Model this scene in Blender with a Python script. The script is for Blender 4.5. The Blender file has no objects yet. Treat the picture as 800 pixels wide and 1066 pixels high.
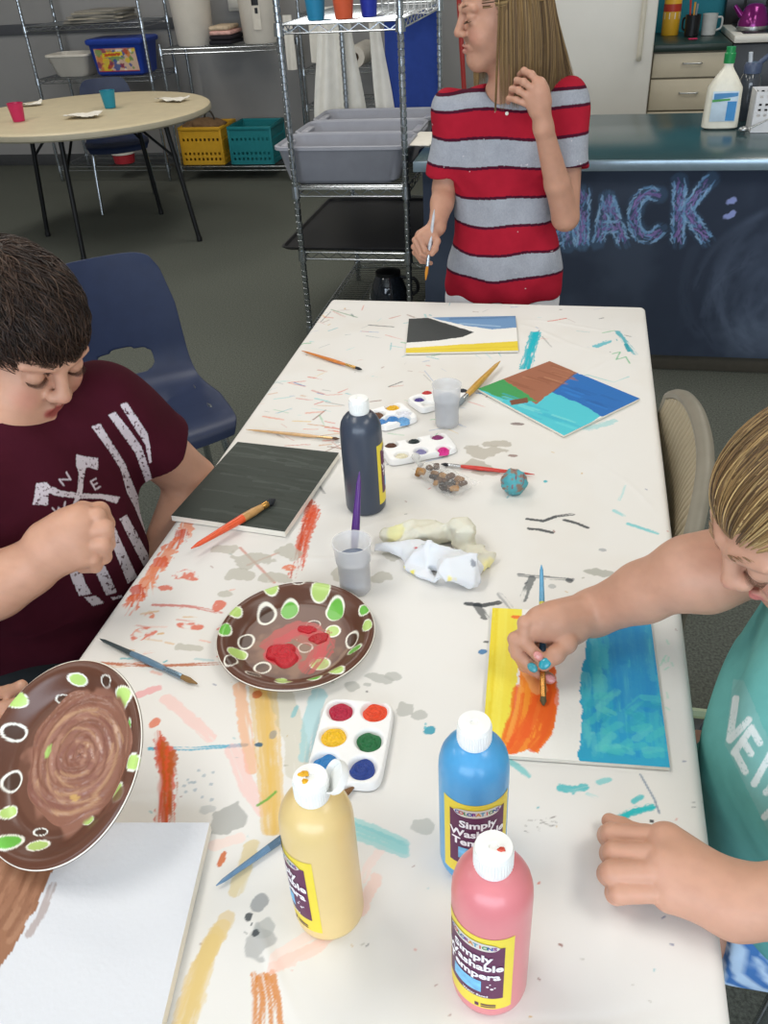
import bpy, bmesh, math, random
import numpy as np
from mathutils import Vector, Matrix
random.seed(7); np.random.seed(7)
C = bpy.context.scene.collection
PI = math.pi

# ------------------------------------------------------------------ colour / materials
def lin(c):
    if isinstance(c, str):
        c = [int(c[i:i+2], 16)/255 for i in (0, 2, 4)]
    return tuple(x/12.92 if x <= .04045 else ((x+.055)/1.055)**2.4 for x in c[:3])

MATS = {}
def mat(name, col=None, rough=.6, metal=0, var=.06, scale=30, bump=0, bscale=200, attr=False, trans=0, alpha=1,
        spec=.5, sss=0, coat=0, emit=0, ior=1.45, dist=.002):
    if name in MATS: return MATS[name]
    m = bpy.data.materials.new(name); m.use_nodes = True
    nt = m.node_tree; N = nt.nodes; L = nt.links
    b = N['Principled BSDF']
    tc = N.new('ShaderNodeTexCoord')
    if attr:
        a = N.new('ShaderNodeAttribute'); a.attribute_name = 'Col'; src = a.outputs['Color']
    else:
        rgb = N.new('ShaderNodeRGB'); rgb.outputs[0].default_value = (*lin(col), 1); src = rgb.outputs[0]
    if var:
        nz = N.new('ShaderNodeTexNoise'); nz.inputs['Scale'].default_value = scale; nz.inputs['Detail'].default_value = 5
        L.new(tc.outputs['Object'], nz.inputs['Vector'])
        mr = N.new('ShaderNodeMapRange'); mr.inputs['From Min'].default_value = .3; mr.inputs['From Max'].default_value = .7
        mr.inputs['To Min'].default_value = 1-var; mr.inputs['To Max'].default_value = 1+var
        L.new(nz.outputs['Fac'], mr.inputs['Value'])
        mx = N.new('ShaderNodeMix'); mx.data_type = 'RGBA'; mx.blend_type = 'MULTIPLY'; mx.inputs['Factor'].default_value = 1
        L.new(src, mx.inputs['A']); L.new(mr.outputs['Result'], mx.inputs['B']); src = mx.outputs['Result']
    L.new(src, b.inputs['Base Color'])
    b.inputs['Roughness'].default_value = rough; b.inputs['Metallic'].default_value = metal
    b.inputs['Specular IOR Level'].default_value = spec; b.inputs['IOR'].default_value = ior
    b.inputs['Transmission Weight'].default_value = trans; b.inputs['Alpha'].default_value = alpha
    b.inputs['Coat Weight'].default_value = coat
    if sss:
        b.inputs['Subsurface Weight'].default_value = sss
        b.inputs['Subsurface Radius'].default_value = (.010, .004, .002); b.inputs['Subsurface Scale'].default_value = .5
    if emit:
        L.new(src, b.inputs['Emission Color']); b.inputs['Emission Strength'].default_value = emit
    if bump:
        n2 = N.new('ShaderNodeTexNoise'); n2.inputs['Scale'].default_value = bscale; n2.inputs['Detail'].default_value = 3
        L.new(tc.outputs['Object'], n2.inputs['Vector'])
        bp = N.new('ShaderNodeBump'); bp.inputs['Strength'].default_value = bump; bp.inputs['Distance'].default_value = dist
        L.new(n2.outputs['Fac'], bp.inputs['Height']); L.new(bp.outputs['Normal'], b.inputs['Normal'])
    MATS[name] = m
    return m

# ------------------------------------------------------------------ camera geometry (used to lay things out on real planes)
FPX = 882.5803
CR = np.array([[0.97771746, 0.07352808, -0.19662704], [0.20366844, -0.55922035, 0.80361171], [-0.05086982, -0.82575192, -0.56173484]])
_u, _s, _v = np.linalg.svd(CR); CR = _u@_v
CC = np.array([0, 0, 1.518])
def ray(u, v): return CR@np.array([(u-400)/FPX, (v-533)/FPX, 1.])
def onz(u, v, z):
    r = ray(u, v); return CC+r*(z-CC[2])/r[2]
def ony(u, v, y):
    r = ray(u, v); return CC+r*(y-CC[1])/r[1]
def atd(u, v, d): return CC+ray(u, v)*d
def onp(u, v, o, n):
    r = ray(u, v); n = np.array(n); return CC+r*((np.array(o)-CC)@n)/(r@n)
TZ = .742      # table surface

# ------------------------------------------------------------------ mesh builder
def nrm(v):
    v = np.array(v, float); return v/np.linalg.norm(v)
def basis(d, up=(0, 0, 1)):
    d = nrm(d); up = np.array(up, float)
    if abs(d@up) > .98: up = np.array([1., 0, 0])
    a = nrm(np.cross(up, d)); return a, np.cross(d, a), d
def rotz(a): return np.array([[math.cos(a), -math.sin(a), 0], [math.sin(a), math.cos(a), 0], [0, 0, 1]])
def rotx(a): return np.array([[1, 0, 0], [0, math.cos(a), -math.sin(a)], [0, math.sin(a), math.cos(a)]])
def roty(a): return np.array([[math.cos(a), 0, math.sin(a)], [0, 1, 0], [-math.sin(a), 0, math.cos(a)]])
def spline(pts, n=8):
    P = np.array(pts, float)
    if len(P) < 3: return P
    Q = np.vstack([2*P[0]-P[1], P, 2*P[-1]-P[-2]]); out = []
    for i in range(len(P)-1):
        a, b, c, d = Q[i:i+4]
        for t in np.arange(n)/n:
            out.append(.5*((2*b)+(c-a)*t+(2*a-5*b+4*c-d)*t*t+(3*b-a-3*c+d)*t**3))
    out.append(P[-1]); return np.array(out)

class MB:
    def __init__(s): s.v = []; s.f = []; s.c = []; s.hascol = False
    def add(s, V, F, col=None):
        o = len(s.v); s.v.extend([tuple(map(float, x)) for x in V]); s.f.extend([tuple(o+i for i in f) for f in F])
        if col is not None: s.hascol = True
        s.c.extend([(col or (1, 1, 1))]*len(V)); return s
    def box(s, c, size, R=None, bev=.004, seg=2):
        bm = bmesh.new(); bmesh.ops.create_cube(bm, size=1)
        for v in bm.verts: v.co = Vector((v.co.x*size[0], v.co.y*size[1], v.co.z*size[2]))
        bev = min(bev, min(size)*.45)
        if bev > 1e-5: bmesh.ops.bevel(bm, geom=bm.edges[:], offset=bev, segments=seg, affect='EDGES', profile=.5)
        bm.verts.index_update()
        V = np.array([v.co[:] for v in bm.verts])
        if R is not None: V = V@np.array(R).T
        s.add(V+np.array(c), [[v.index for v in f.verts] for f in bm.faces]); bm.free(); return s
    def span(s, lo, hi, bev=.004, seg=2):
        lo = np.array(lo, float); hi = np.array(hi, float); return s.box((lo+hi)/2, np.abs(hi-lo), None, bev, seg)
    def tube(s, pts, r, n=8, closed=False, caps=True, flat=1):
        P = np.array(pts, float); m = len(P); rr = np.full(m, r) if np.isscalar(r) else np.array(r, float)
        T = np.gradient(P, axis=0) if not closed else np.roll(P, -1, 0)-np.roll(P, 1, 0)
        a, b, _ = basis(T[0]); V = []
        for i in range(m):
            t = nrm(T[i]); a = nrm(a-t*(a@t)); b = np.cross(t, a)
            for k in range(n):
                q = 2*PI*k/n; V.append(P[i]+rr[i]*(math.cos(q)*a+flat*math.sin(q)*b))
        F = []
        for i in range(m if closed else m-1):
            j = (i+1) % m
            for k in range(n):
                l = (k+1) % n; F.append((i*n+k, i*n+l, j*n+l, j*n+k))
        if caps and not closed: F.append(tuple(range(n))[::-1]); F.append(tuple((m-1)*n+k for k in range(n)))
        return s.add(V, F)
    def lathe(s, prof, n=32, c=(0, 0, 0), R=None, caps=True, sx=1, sy=1):
        V = []; m = len(prof)
        for r, z in prof:
            for k in range(n):
                q = 2*PI*k/n; V.append((r*math.cos(q)*sx, r*math.sin(q)*sy, z))
        F = [(i*n+k, i*n+(k+1) % n, (i+1)*n+(k+1) % n, (i+1)*n+k) for i in range(m-1) for k in range(n)]
        if caps:
            if prof[0][0] > 1e-6: F.append(tuple(range(n))[::-1])
            if prof[-1][0] > 1e-6: F.append(tuple((m-1)*n+k for k in range(n)))
        V = np.array(V)
        if R is not None: V = V@np.array(R).T
        return s.add(V+np.array(c), F)
    def prism(s, poly, h0, h1, fn=None):
        n = len(poly); V = [(x, y, h0) for x, y in poly]+[(x, y, h1) for x, y in poly]
        if fn: V = [fn(*p) for p in V]
        return s.add(V, [tuple(range(n))[::-1], tuple(range(n, 2*n))]+[(i, (i+1) % n, n+(i+1) % n, n+i) for i in range(n)])
    def grid(s, G, closed_u=False):
        G = np.array(G); a, b = G.shape[:2]
        F = [(i*b+j, i*b+(j+1) % b, ((i+1) % a)*b+(j+1) % b, ((i+1) % a)*b+j) for i in range(a if closed_u else a-1) for j in range(b-1)]
        return s.add(G.reshape(-1, 3), F)
    def loft(s, rings, caps=True):
        G = np.array(rings); m, n = G.shape[:2]
        F = [(i*n+k, i*n+(k+1) % n, (i+1)*n+(k+1) % n, (i+1)*n+k) for i in range(m-1) for k in range(n)]
        if caps: F += [tuple(range(n))[::-1], tuple((m-1)*n+k for k in range(n))]
        return s.add(G.reshape(-1, 3), F)
    def ell(s, c, r, R=None, n=16, m=10):
        prof = [(math.sin(PI*i/m), -math.cos(PI*i/m)) for i in range(m+1)]
        V = []; 
        for a, z in prof:
            for k in range(n): V.append((a*math.cos(2*PI*k/n)*r[0], a*math.sin(2*PI*k/n)*r[1], z*r[2]))
        V = np.array(V)
        if R is not None: V = V@np.array(R).T
        F = [(i*n+k, i*n+(k+1) % n, (i+1)*n+(k+1) % n, (i+1)*n+k) for i in range(m) for k in range(n)]
        return s.add(V+np.array(c), F)
    def xf(s, R=None, t=(0, 0, 0)):
        V = np.array(s.v)
        if R is not None: V = V@np.array(R).T
        s.v = [tuple(x) for x in V+np.array(t)]; return s
    def obj(s, name, material, parent=None, world=False, smooth=True, ang=38, weld=True):
        V = np.array(s.v)
        if world and parent is not None: V = V-np.array(parent.location)
        me = bpy.data.meshes.new(name); me.from_pydata(V.tolist(), [], s.f)
        if s.hascol:
            a = me.color_attributes.new('Col', 'FLOAT_COLOR', 'POINT')
            a.data.foreach_set('color', np.hstack([np.array(s.c), np.ones((len(s.c), 1))]).astype(np.float32).ravel())
        return finish(name, me, material, parent, smooth, ang, weld)
def finish(name, me, material, parent=None, smooth=True, ang=38, weld=False):
    if weld:
        bm = bmesh.new(); bm.from_mesh(me); bmesh.ops.remove_doubles(bm, verts=bm.verts, dist=1e-6)
        bmesh.ops.recalc_face_normals(bm, faces=bm.faces); bm.to_mesh(me); bm.free()
    if smooth:
        me.shade_smooth(); me.set_sharp_from_angle(angle=math.radians(ang))
    me.materials.append(material)
    o = bpy.data.objects.new(name, me); C.objects.link(o)
    if parent is not None: o.parent = parent
    return o
def npmesh(name, V, F4, material, parent=None, col=None, world=True, smooth=True, tri=False, ang=None):
    V = np.asarray(V, np.float32)
    if world and parent is not None: V = V-np.array(parent.location, dtype=np.float32)
    k = F4.shape[1]; me = bpy.data.meshes.new(name)
    me.vertices.add(len(V)); me.vertices.foreach_set('co', V.ravel())
    me.loops.add(F4.size); me.loops.foreach_set('vertex_index', F4.astype(np.int32).ravel())
    me.polygons.add(len(F4)); me.polygons.foreach_set('loop_start', np.arange(0, F4.size, k, dtype=np.int32))
    me.update(calc_edges=True); me.validate()
    if col is not None:
        a = me.color_attributes.new('Col', 'FLOAT_COLOR', 'POINT')
        a.data.foreach_set('color', np.hstack([col, np.ones((len(V), 1))]).astype(np.float32).ravel())
    if smooth:
        me.shade_smooth()
        if ang: me.set_sharp_from_angle(angle=math.radians(ang))
    me.materials.append(material)
    o = bpy.data.objects.new(name, me); C.objects.link(o)
    if parent is not None: o.parent = parent
    return o
def tag(o, label=None, cat=None, group=None, kind=None):
    if label: o['label'] = label
    if cat: o['category'] = cat
    if group: o['group'] = group
    if kind: o['kind'] = kind
    return o
def thing(name, loc, label, cat, group=None, rz=0):
    o = bpy.data.objects.new(name, None); C.objects.link(o); o.empty_display_size = .05
    o.location = tuple(map(float, loc)); o.rotation_euler = (0, 0, rz)
    return tag(o, label, cat, group)
def dup(root, loc=None, rz=None, label=None, group=None):
    r = root.copy(); C.objects.link(r)
    if loc is not None: r.location = tuple(map(float, loc))
    if rz is not None: r.rotation_euler = (0, 0, rz)
    if label: r['label'] = label
    if group: r['group'] = group
    for ch in list(root.children):
        c = ch.copy(); C.objects.link(c); c.parent = r
        for g in list(ch.children):
            d = g.copy(); C.objects.link(d); d.parent = c
    return r
def struct(o): o['kind'] = 'structure'; return o
def text_mesh(s, size, bold=.0, ext=.0, align='CENTER'):
    cu = bpy.data.curves.new('lettering', 'FONT'); cu.body = s; cu.size = size; cu.offset = bold; cu.extrude = ext
    cu.align_x = align; cu.align_y = 'CENTER'; cu.resolution_u = 3
    o = bpy.data.objects.new('lettering', cu); C.objects.link(o)
    bpy.context.view_layer.update()
    me = bpy.data.meshes.new_from_object(o.evaluated_get(bpy.context.evaluated_depsgraph_get()))
    V = [v.co[:] for v in me.vertices]; F = [tuple(p.vertices) for p in me.polygons]
    bpy.data.objects.remove(o); bpy.data.curves.remove(cu); bpy.data.meshes.remove(me)
    return np.array(V), F

# ------------------------------------------------------------------ noise + painting of pigment on dense grids
def _hash(i, j, s):
    h = (i.astype(np.int64)*374761393+j.astype(np.int64)*668265263+s*1274126177) & 0x7fffffff
    h = (h ^ (h >> 13))*1274126177 & 0x7fffffff
    return ((h ^ (h >> 16)) & 0xffff)/65535.
def vn(x, y, s=0):
    i = np.floor(x); j = np.floor(y); fx = x-i; fy = y-j; fx = fx*fx*(3-2*fx); fy = fy*fy*(3-2*fy)
    a = _hash(i, j, s); b = _hash(i+1, j, s); c = _hash(i, j+1, s); d = _hash(i+1, j+1, s)
    return (a*(1-fx)+b*fx)*(1-fy)+(c*(1-fx)+d*fx)*fy
def fbm(x, y, s=0, o=3):
    r = 0; w = .5; t = 0
    for k in range(o): r = r+w*vn(x*2**k, y*2**k, s+k); t += w; w *= .5
    return r/t
def sm(a, b, x): t = np.clip((x-a)/(b-a), 0, 1); return t*t*(3-2*t)

class Paint:
    """pigment on a surface: x, y are coordinates in the surface (metres)"""
    def __init__(s, x, y, base): s.x = x; s.y = y; s.c = np.empty((len(x), 3)); s.c[:] = lin(base); s.k = 0
    def sel(s, lo, hi): return np.nonzero((s.x > lo[0]) & (s.x < hi[0]) & (s.y > lo[1]) & (s.y < hi[1]))[0]
    def mix(s, idx, m, col):
        c = np.array(lin(col)) if isinstance(col, (str, tuple)) else col
        s.c[idx] = s.c[idx]*(1-m[:, None])+c*m[:, None]
    def stroke(s, pts, w, col, a=1, dry=.0, rough=.3, taper=0, freq=350., soft=.0006, col2=None):
        s.k += 1; P = np.array(pts, float)[:, :2]; W = w/2
        idx = s.sel(P.min(0)-W*1.6, P.max(0)+W*1.6)
        if not len(idx): return
        x = s.x[idx]; y = s.y[idx]; best = np.full(len(idx), 1e9); side = np.zeros(len(idx)); along = np.zeros(len(idx)); L0 = 0
        for p, q in zip(P[:-1], P[1:]):
            d = q-p; L = np.linalg.norm(d)+1e-9; d = d/L
            t = np.clip((x-p[0])*d[0]+(y-p[1])*d[1], 0, L)
            ex = x-p[0]-t*d[0]; ey = y-p[1]-t*d[1]; r = np.hypot(ex, ey); m = r < best
            best = np.where(m, r, best); side = np.where(m, ex*-d[1]+ey*d[0], side); along = np.where(m, L0+t, along); L0 += L
        f = along/L0
        ww = W*(1-taper*f)*(1-rough+rough*2*fbm(x*300*.004/max(W, .002)+s.k*7, y*300*.004/max(W, .002), s.k))
        m = 1-sm(ww-soft, ww+soft, best)
        if dry:
            st = fbm(side*freq+s.k, along*25, s.k+50, 2); th = dry*(.35+.65*f)
            m = m*sm(th-.12, th+.12, st)
        c = col
        if col2:
            g = fbm(side*freq*.6, along*18, s.k+9, 2)[:, None]; c = np.array(lin(col))*(1-g)+np.array(lin(col2))*g
        s.mix(idx, m*a, c)
    def blob(s, c, rx, ry=None, col='808080', a=1, rot=0, rough=.5, sc=60., edge=.06, hole=0):
        s.k += 1; ry = ry or rx; R = max(rx, ry)*1.7; idx = s.sel((c[0]-R, c[1]-R), (c[0]+R, c[1]+R))
        if not len(idx): return
        x = s.x[idx]-c[0]; y = s.y[idx]-c[1]; cr, sr = math.cos(rot), math.sin(rot)
        u = (x*cr+y*sr)/rx; v = (-x*sr+y*cr)/ry; r = np.hypot(u, v)
        e = 1+rough*(fbm(s.x[idx]*sc+s.k*3, s.y[idx]*sc, s.k)-.5)*2
        m = 1-sm(e-edge, e+edge, r)
        if hole: m = m*sm(hole-.1, hole+.1, fbm(s.x[idx]*sc*2, s.y[idx]*sc*2, s.k+31))
        s.mix(idx, m*a, col)
    def poly(s, P, col, a=1, wob=0, sc=80, soft=.0006):
        s.k += 1; P = np.array(P, float)[:, :2]; idx = s.sel(P.min(0)-.01, P.max(0)+.01)
        if not len(idx): return
        x = s.x[idx]; y = s.y[idx]
        if wob:
            x = x+wob*(fbm(x*sc, y*sc, s.k)-.5)*2; y = y+wob*(fbm(x*sc+9, y*sc+5, s.k+3)-.5)*2
        ins = np.zeros(len(idx), bool)
        for (x0, y0), (x1, y1) in zip(P, np.roll(P, -1, 0)):
            cnd = (y0 > y) != (y1 > y); xi = (x1-x0)*(y-y0)/((y1-y0) if y1 != y0 else 1e-9)+x0
            ins ^= cnd & (x < xi)
        s.mix(idx, ins*float(a), col)
# ------------------------------------------------------------------ organic surfaces: implicit field on a rectilinear grid -> one closed mesh
def axis(lo, hi, h, fine=()):
    """coordinates from lo to hi with spacing h, or finer inside (a, b, hf) ranges"""
    out = [lo]
    while out[-1] < hi:
        x = out[-1]; s = h
        for a, b, hf in fine:
            if a-hf <= x < b: s = min(s, hf)
            elif x < a < x+s: s = max(a-x, hf)
        out.append(x+s)
    return np.array(out, np.float32)
class SDF:
    def __init__(s, xs, ys, zs):
        s.A = (xs, ys, zs); s.D = np.full((len(xs), len(ys), len(zs)), .05, np.float32)
    def blk(s, lo, hi):
        sl = []; co = []
        for k in range(3):
            a = s.A[k]; i = max(np.searchsorted(a, lo[k])-1, 0); j = min(np.searchsorted(a, hi[k])+1, len(a))
            if j <= i: return None
            sl.append(slice(i, j)); co.append(a[i:j])
        return tuple(sl), co[0][:, None, None], co[1][None, :, None], co[2][None, None, :]
    def put(s, sl, d, k, op):
        o = s.D[sl]
        if op == 'sub':
            d = -d; h = np.maximum(k-np.abs(o-d), 0)/k if k > 0 else 0; s.D[sl] = np.maximum(o, d)+h*h*k*.25
        else:
            h = np.maximum(k-np.abs(o-d), 0)/k if k > 0 else 0; s.D[sl] = np.minimum(o, d)-h*h*k*.25
    def cap(s, a, b, ra, rb=None, k=.01, op='add', flat=None):
        a = np.array(a, float); b = np.array(b, float); rb = ra if rb is None else rb; m = max(ra, rb)+max(k, .004)+.006
        B = s.blk(np.minimum(a, b)-m, np.maximum(a, b)+m)
        if B is None: return s
        sl, x, y, z = B; d = b-a; L2 = d@d+1e-12
        px, py, pz = x-a[0], y-a[1], z-a[2]
        t = np.clip((px*d[0]+py*d[1]+pz*d[2])/L2, 0, 1)
        ex, ey, ez = px-t*d[0], py-t*d[1], pz-t*d[2]
        if flat is not None:
            n, f = np.array(flat[0]), flat[1]; q = (ex*n[0]+ey*n[1]+ez*n[2])*(f-1); ex, ey, ez = ex+q*n[0], ey+q*n[1], ez+q*n[2]
        s.put(sl, np.sqrt(ex*ex+ey*ey+ez*ez)-(ra+(rb-ra)*t), k, op); return s
    def chain(s, P, R, k=.012, k2=None, flat=None):
        for i in range(len(P)-1): s.cap(P[i], P[i+1], R[i], R[i+1], k if i == 0 or k2 is None else k2, 'add', flat)
        return s
    def ell(s, c, r, R=None, k=.01, op='add'):
        c = np.array(c, float); r = np.array(r, float); R = np.eye(3) if R is None else np.array(R)
        e = np.sqrt((R*R)@(r*r))+max(k, .004)+.006
        B = s.blk(c-e, c+e)
        if B is None: return s
        sl, x, y, z = B; px, py, pz = x-c[0], y-c[1], z-c[2]; q0 = q1 = 0
        for i in range(3):
            u = (px*R[0, i]+py*R[1, i]+pz*R[2, i])/r[i]; q0 = q0+u*u; q1 = q1+(u/r[i])**2
        q0 = np.sqrt(q0); q1 = np.sqrt(q1)+1e-9
        s.put(sl, q0*(q0-1)/q1, k, op); return s
    def cut(s, p, n, lo, hi, k=.004):
        """remove what lies on the side n of the plane through p, inside the box lo-hi"""
        B = s.blk(lo, hi)
        if B is None: return s
        sl, x, y, z = B; n = nrm(n); d = -((x-p[0])*n[0]+(y-p[1])*n[1]+(z-p[2])*n[2]); d = d+0*s.D[sl]
        s.put(sl, d, k, 'sub'); return s
    def warp(s, fn):
        x, y, z = s.A; s.D += fn(x[:, None, None], y[None, :, None], z[None, None, :]).astype(np.float32); return s
    def mesh(s):
        D = s.D.copy(); D[0] = D[-1] = .05; D[:, 0] = D[:, -1] = .05; D[:, :, 0] = D[:, :, -1] = .05
        S = D < 0; n = np.array(D.shape)
        c = sum(S[i:n[0]-1+i, j:n[1]-1+j, k:n[2]-1+k].astype(np.int8) for i in (0, 1) for j in (0, 1) for k in (0, 1))
        I = np.argwhere((c > 0) & (c < 8)); idx = np.full(n-1, -1, np.int32); idx[tuple(I.T)] = np.arange(len(I))
        acc = np.zeros((len(I), 3)); cnt = np.zeros(len(I))
        cor = [(i, j, k) for i in (0, 1) for j in (0, 1) for k in (0, 1)]
        val = {q: D[I[:, 0]+q[0], I[:, 1]+q[1], I[:, 2]+q[2]] for q in cor}
        for q in cor:
            for a in range(3):
                if q[a]: continue
                p = list(q); p[a] = 1; v0 = val[q]; v1 = val[tuple(p)]; m = (v0 < 0) != (v1 < 0)
                t = np.where(m, v0/np.where(m, v0-v1, 1), 0)
                for b in range(3): acc[:, b] += np.where(m, (q[b] if b != a else t), 0)
                cnt += m
        acc /= cnt[:, None]; V = np.empty((len(I), 3))
        for a in range(3):
            A = s.A[a].astype(float); i = I[:, a]; V[:, a] = A[i]+(A[i+1]-A[i])*acc[:, a]
        F = []
        for a in range(3):
            b, c2 = (a+1) % 3, (a+2) % 3
            lo = [slice(None)]*3; hi = [slice(None)]*3; lo[a] = slice(0, -1); hi[a] = slice(1, None)
            E = np.argwhere(S[tuple(lo)] != S[tuple(hi)]); E = E[(E[:, b] > 0) & (E[:, c2] > 0) & (E[:, b] < n[b]-1) & (E[:, c2] < n[c2]-1)]
            q = []
            for db, dc in ((1, 1), (0, 1), (0, 0), (1, 0)):
                J = E.copy(); J[:, b] -= db; J[:, c2] -= dc; q.append(idx[tuple(J.T)])
            Q = np.stack(q, 1); ins = S[tuple(E.T)]; Q[~ins] = Q[~ins][:, ::-1]; F.append(Q)
        return V, np.vstack(F)
def relax(V, F, it=1, w=.5):
    for _ in range(it):
        acc = np.zeros_like(V); cnt = np.zeros(len(V))
        for i in range(4):
            a = F[:, i]; b = F[:, (i+1) % 4]
            np.add.at(acc, a, V[b]); np.add.at(cnt, a, 1); np.add.at(acc, b, V[a]); np.add.at(cnt, b, 1)
        V = V*(1-w)+w*acc/np.maximum(cnt, 1)[:, None]
    return V
def subdiv(V, F):
    """linear split of quads (finer colour detail on cloth prints)"""
    E = np.sort(np.vstack([F[:, [i, (i+1) % 4]] for i in range(4)]), 1); U, inv = np.unique(E, axis=0, return_inverse=True); inv = inv.ravel()
    n = len(V); m = len(F); e = [n+inv[i*m:(i+1)*m] for i in range(4)]; c = n+len(U)+np.arange(m)
    V2 = np.vstack([V, V[U].mean(1), V[F].mean(1)])
    return V2, np.vstack([np.stack([F[:, i], e[i], c, e[i-1]], 1) for i in range(4)])

# ------------------------------------------------------------------ people
def frame(f, up=(0, 0, 1)):
    """columns right, forward, up"""
    f = nrm(f); r = nrm(np.cross(f, up)); return np.stack([r, f, np.cross(r, f)], 1)
class Head:
    def __init__(s, R, t, sc=1.0): s.R = R; s.t = np.array(t, float); s.s = sc
    def w(s, p): return s.R@(np.array(p, float)*s.s)+s.t
    def loc(s, V): return (V-s.t)@s.R/s.s
    def add(s, S, mouth=0, closed=True):
        h = s.s; w = s.w
        def E(c, r, k=.01, op='add', Q=None): S.ell(w(c), np.array(r)*h, s.R if Q is None else s.R@Q, k*h, op)
        def K(a, b, ra, rb, k=.01, op='add'): S.cap(w(a), w(b), ra*h, rb*h, k*h, op)
        E((0, -.014, .036), (.073, .092, .074), .01)
        E((0, .03, -.03), (.061, .058, .07), .03)
        E((0, .042, .042), (.058, .046, .046), .02)
        K((0, .062, -.09), (0, .066, -.086), .021, .019, .02)
        for x in (-1, 1):
            K((x*.05, .002, -.05), (x*.014, .06, -.088), .021, .019, .025)
            E((x*.036, .062, -.036), (.025, .023, .026), .02)
            E((x*.031, .103, .004), (.019, .013, .011), .014, 'sub')
            K((x*.048, .078, .020), (x*.014, .093, .019), .007, .007, .014)
            E((x*.031, .0785, .0015 if closed else .0045), (.0148, .0142, .0128 if closed else .0105), .004)          # upper lid over the eye
            E((x*.031, .077, -.007), (.0135, .0115, .0055), .005)
            E((x*.076, -.008, -.008), (.008, .021, .033), .008, 'add', rotz(x*.35)@roty(-x*.12))
            E((x*.083, -.004, -.006), (.006, .012, .021), .004, 'sub', rotz(x*.35)@roty(-x*.12))
        K((0, .092, .012), (0, .1055, -.026), .0072, .0100, .012)
        E((0, .1045, -.028), (.0122, .0095, .0092), .006)
        for x in (-1, 1):
            E((x*.0125, .0975, -.0305), (.0075, .009, .0075), .005)
            E((x*.006, .1035, -.0395), (.0035, .005, .004), .002, 'sub')
        g = mouth
        for x in (-1, 1):
            K((x*.0235, .081, -.0605), (x*.006, .0935, -.0560+g*.2), .0032, .0046, .006)
            K((x*.0235, .081, -.0615), (0, .0920, -.0665-g), .0032, .0054, .006)
        E((0, .098, -.0605-g*.4), (.019, .010, .0016+g*.55), .003, 'sub')
    def skin(s, V, col, base, lip='c4706a', blush='d98a78'):
        L = s.loc(V); d = lambda c, r: np.sqrt((((L-np.array(c))/np.array(r))**2).sum(1))
        def mixin(m, c): col[:] = col*(1-m[:, None])+np.array(lin(c))*m[:, None]
        for x in (-1, 1): mixin(.45*(1-sm(.3, 1, d((x*.042, .075, -.035), (.026, .04, .026)))), blush)
        mixin(.4*(1-sm(.3, 1, d((0, .11, -.03), (.016, .014, .014)))), blush)
        mixin(.85*(1-sm(.75, 1.05, d((0, .094, -.0615), (.0235, .014, .0105)))), lip)
    def eyes(s, par, name='eye', iris='5b4634', look=(0, 1, -.35)):
        for x in (-1, 1):
            c = s.w((x*.031, .0765, .0005)); f = nrm(s.R@np.array(look)); a, b, _ = basis(f); R = np.stack([a, b, f], 1); r = .0122*s.s
            mb = MB(); P = []
            for i in range(19):
                q = PI*i/18; P.append((r*math.sin(q), r*math.cos(q), q))
            n = 20; V = []; F = []; 
            for (rr, zz, q) in P:
                c_ = lin('120c0a') if q < .24 else lin(iris) if q < .5 else lin('efe6e0')
                for k in range(n): mb.v.append(tuple(R@np.array((rr*math.cos(2*PI*k/n), rr*math.sin(2*PI*k/n), zz))+c)); mb.c.append(c_)
            mb.f = [(i*n+k, (i+1)*n+k, (i+1)*n+(k+1) % n, i*n+(k+1) % n) for i in range(18) for k in range(n)]; mb.hascol = True
            mb.obj(name, mat('eyeball', rough=.15, attr=True, var=0), par, world=True, weld=False)
    def brows(s, par, col, w=.0016, z=.0215, name='eyebrow'):
        for x in (-1, 1):
            P = []; K = []
            for i in range(46):
                t = random.random(); p = np.array((x*(.012+.029*t), .0975-.016*t*t-.006*t, z+.005*math.sin(PI*t*.8)+random.uniform(-.003, .003)))
                d = np.array((x*.009, -.003*t, .0035*(1-1.6*t)))
                P.append([s.w(p+d*q+np.array((0, .0012, 0))) for q in (0, .5, 1)])
            strands(name, np.array(P), .0007*s.s, col, par, .15)
    def lashes(s, par, col='2a1d18', drop=.0035):
        for x in (-1, 1):
            P = []
            for i in range(34):
                t = (i+.5)/34*2-1; p = np.array((x*.031+t*.0135, .0915-.007*t*t, -.0070+.0035*t*t))
                P.append([s.w(p+np.array((t*.002, q*.0075, -q*drop+q*q*.001))) for q in (-.3, .3, 1)])
            strands('eyelashes', np.array(P), .00055*s.s, col, par, .05)
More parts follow.
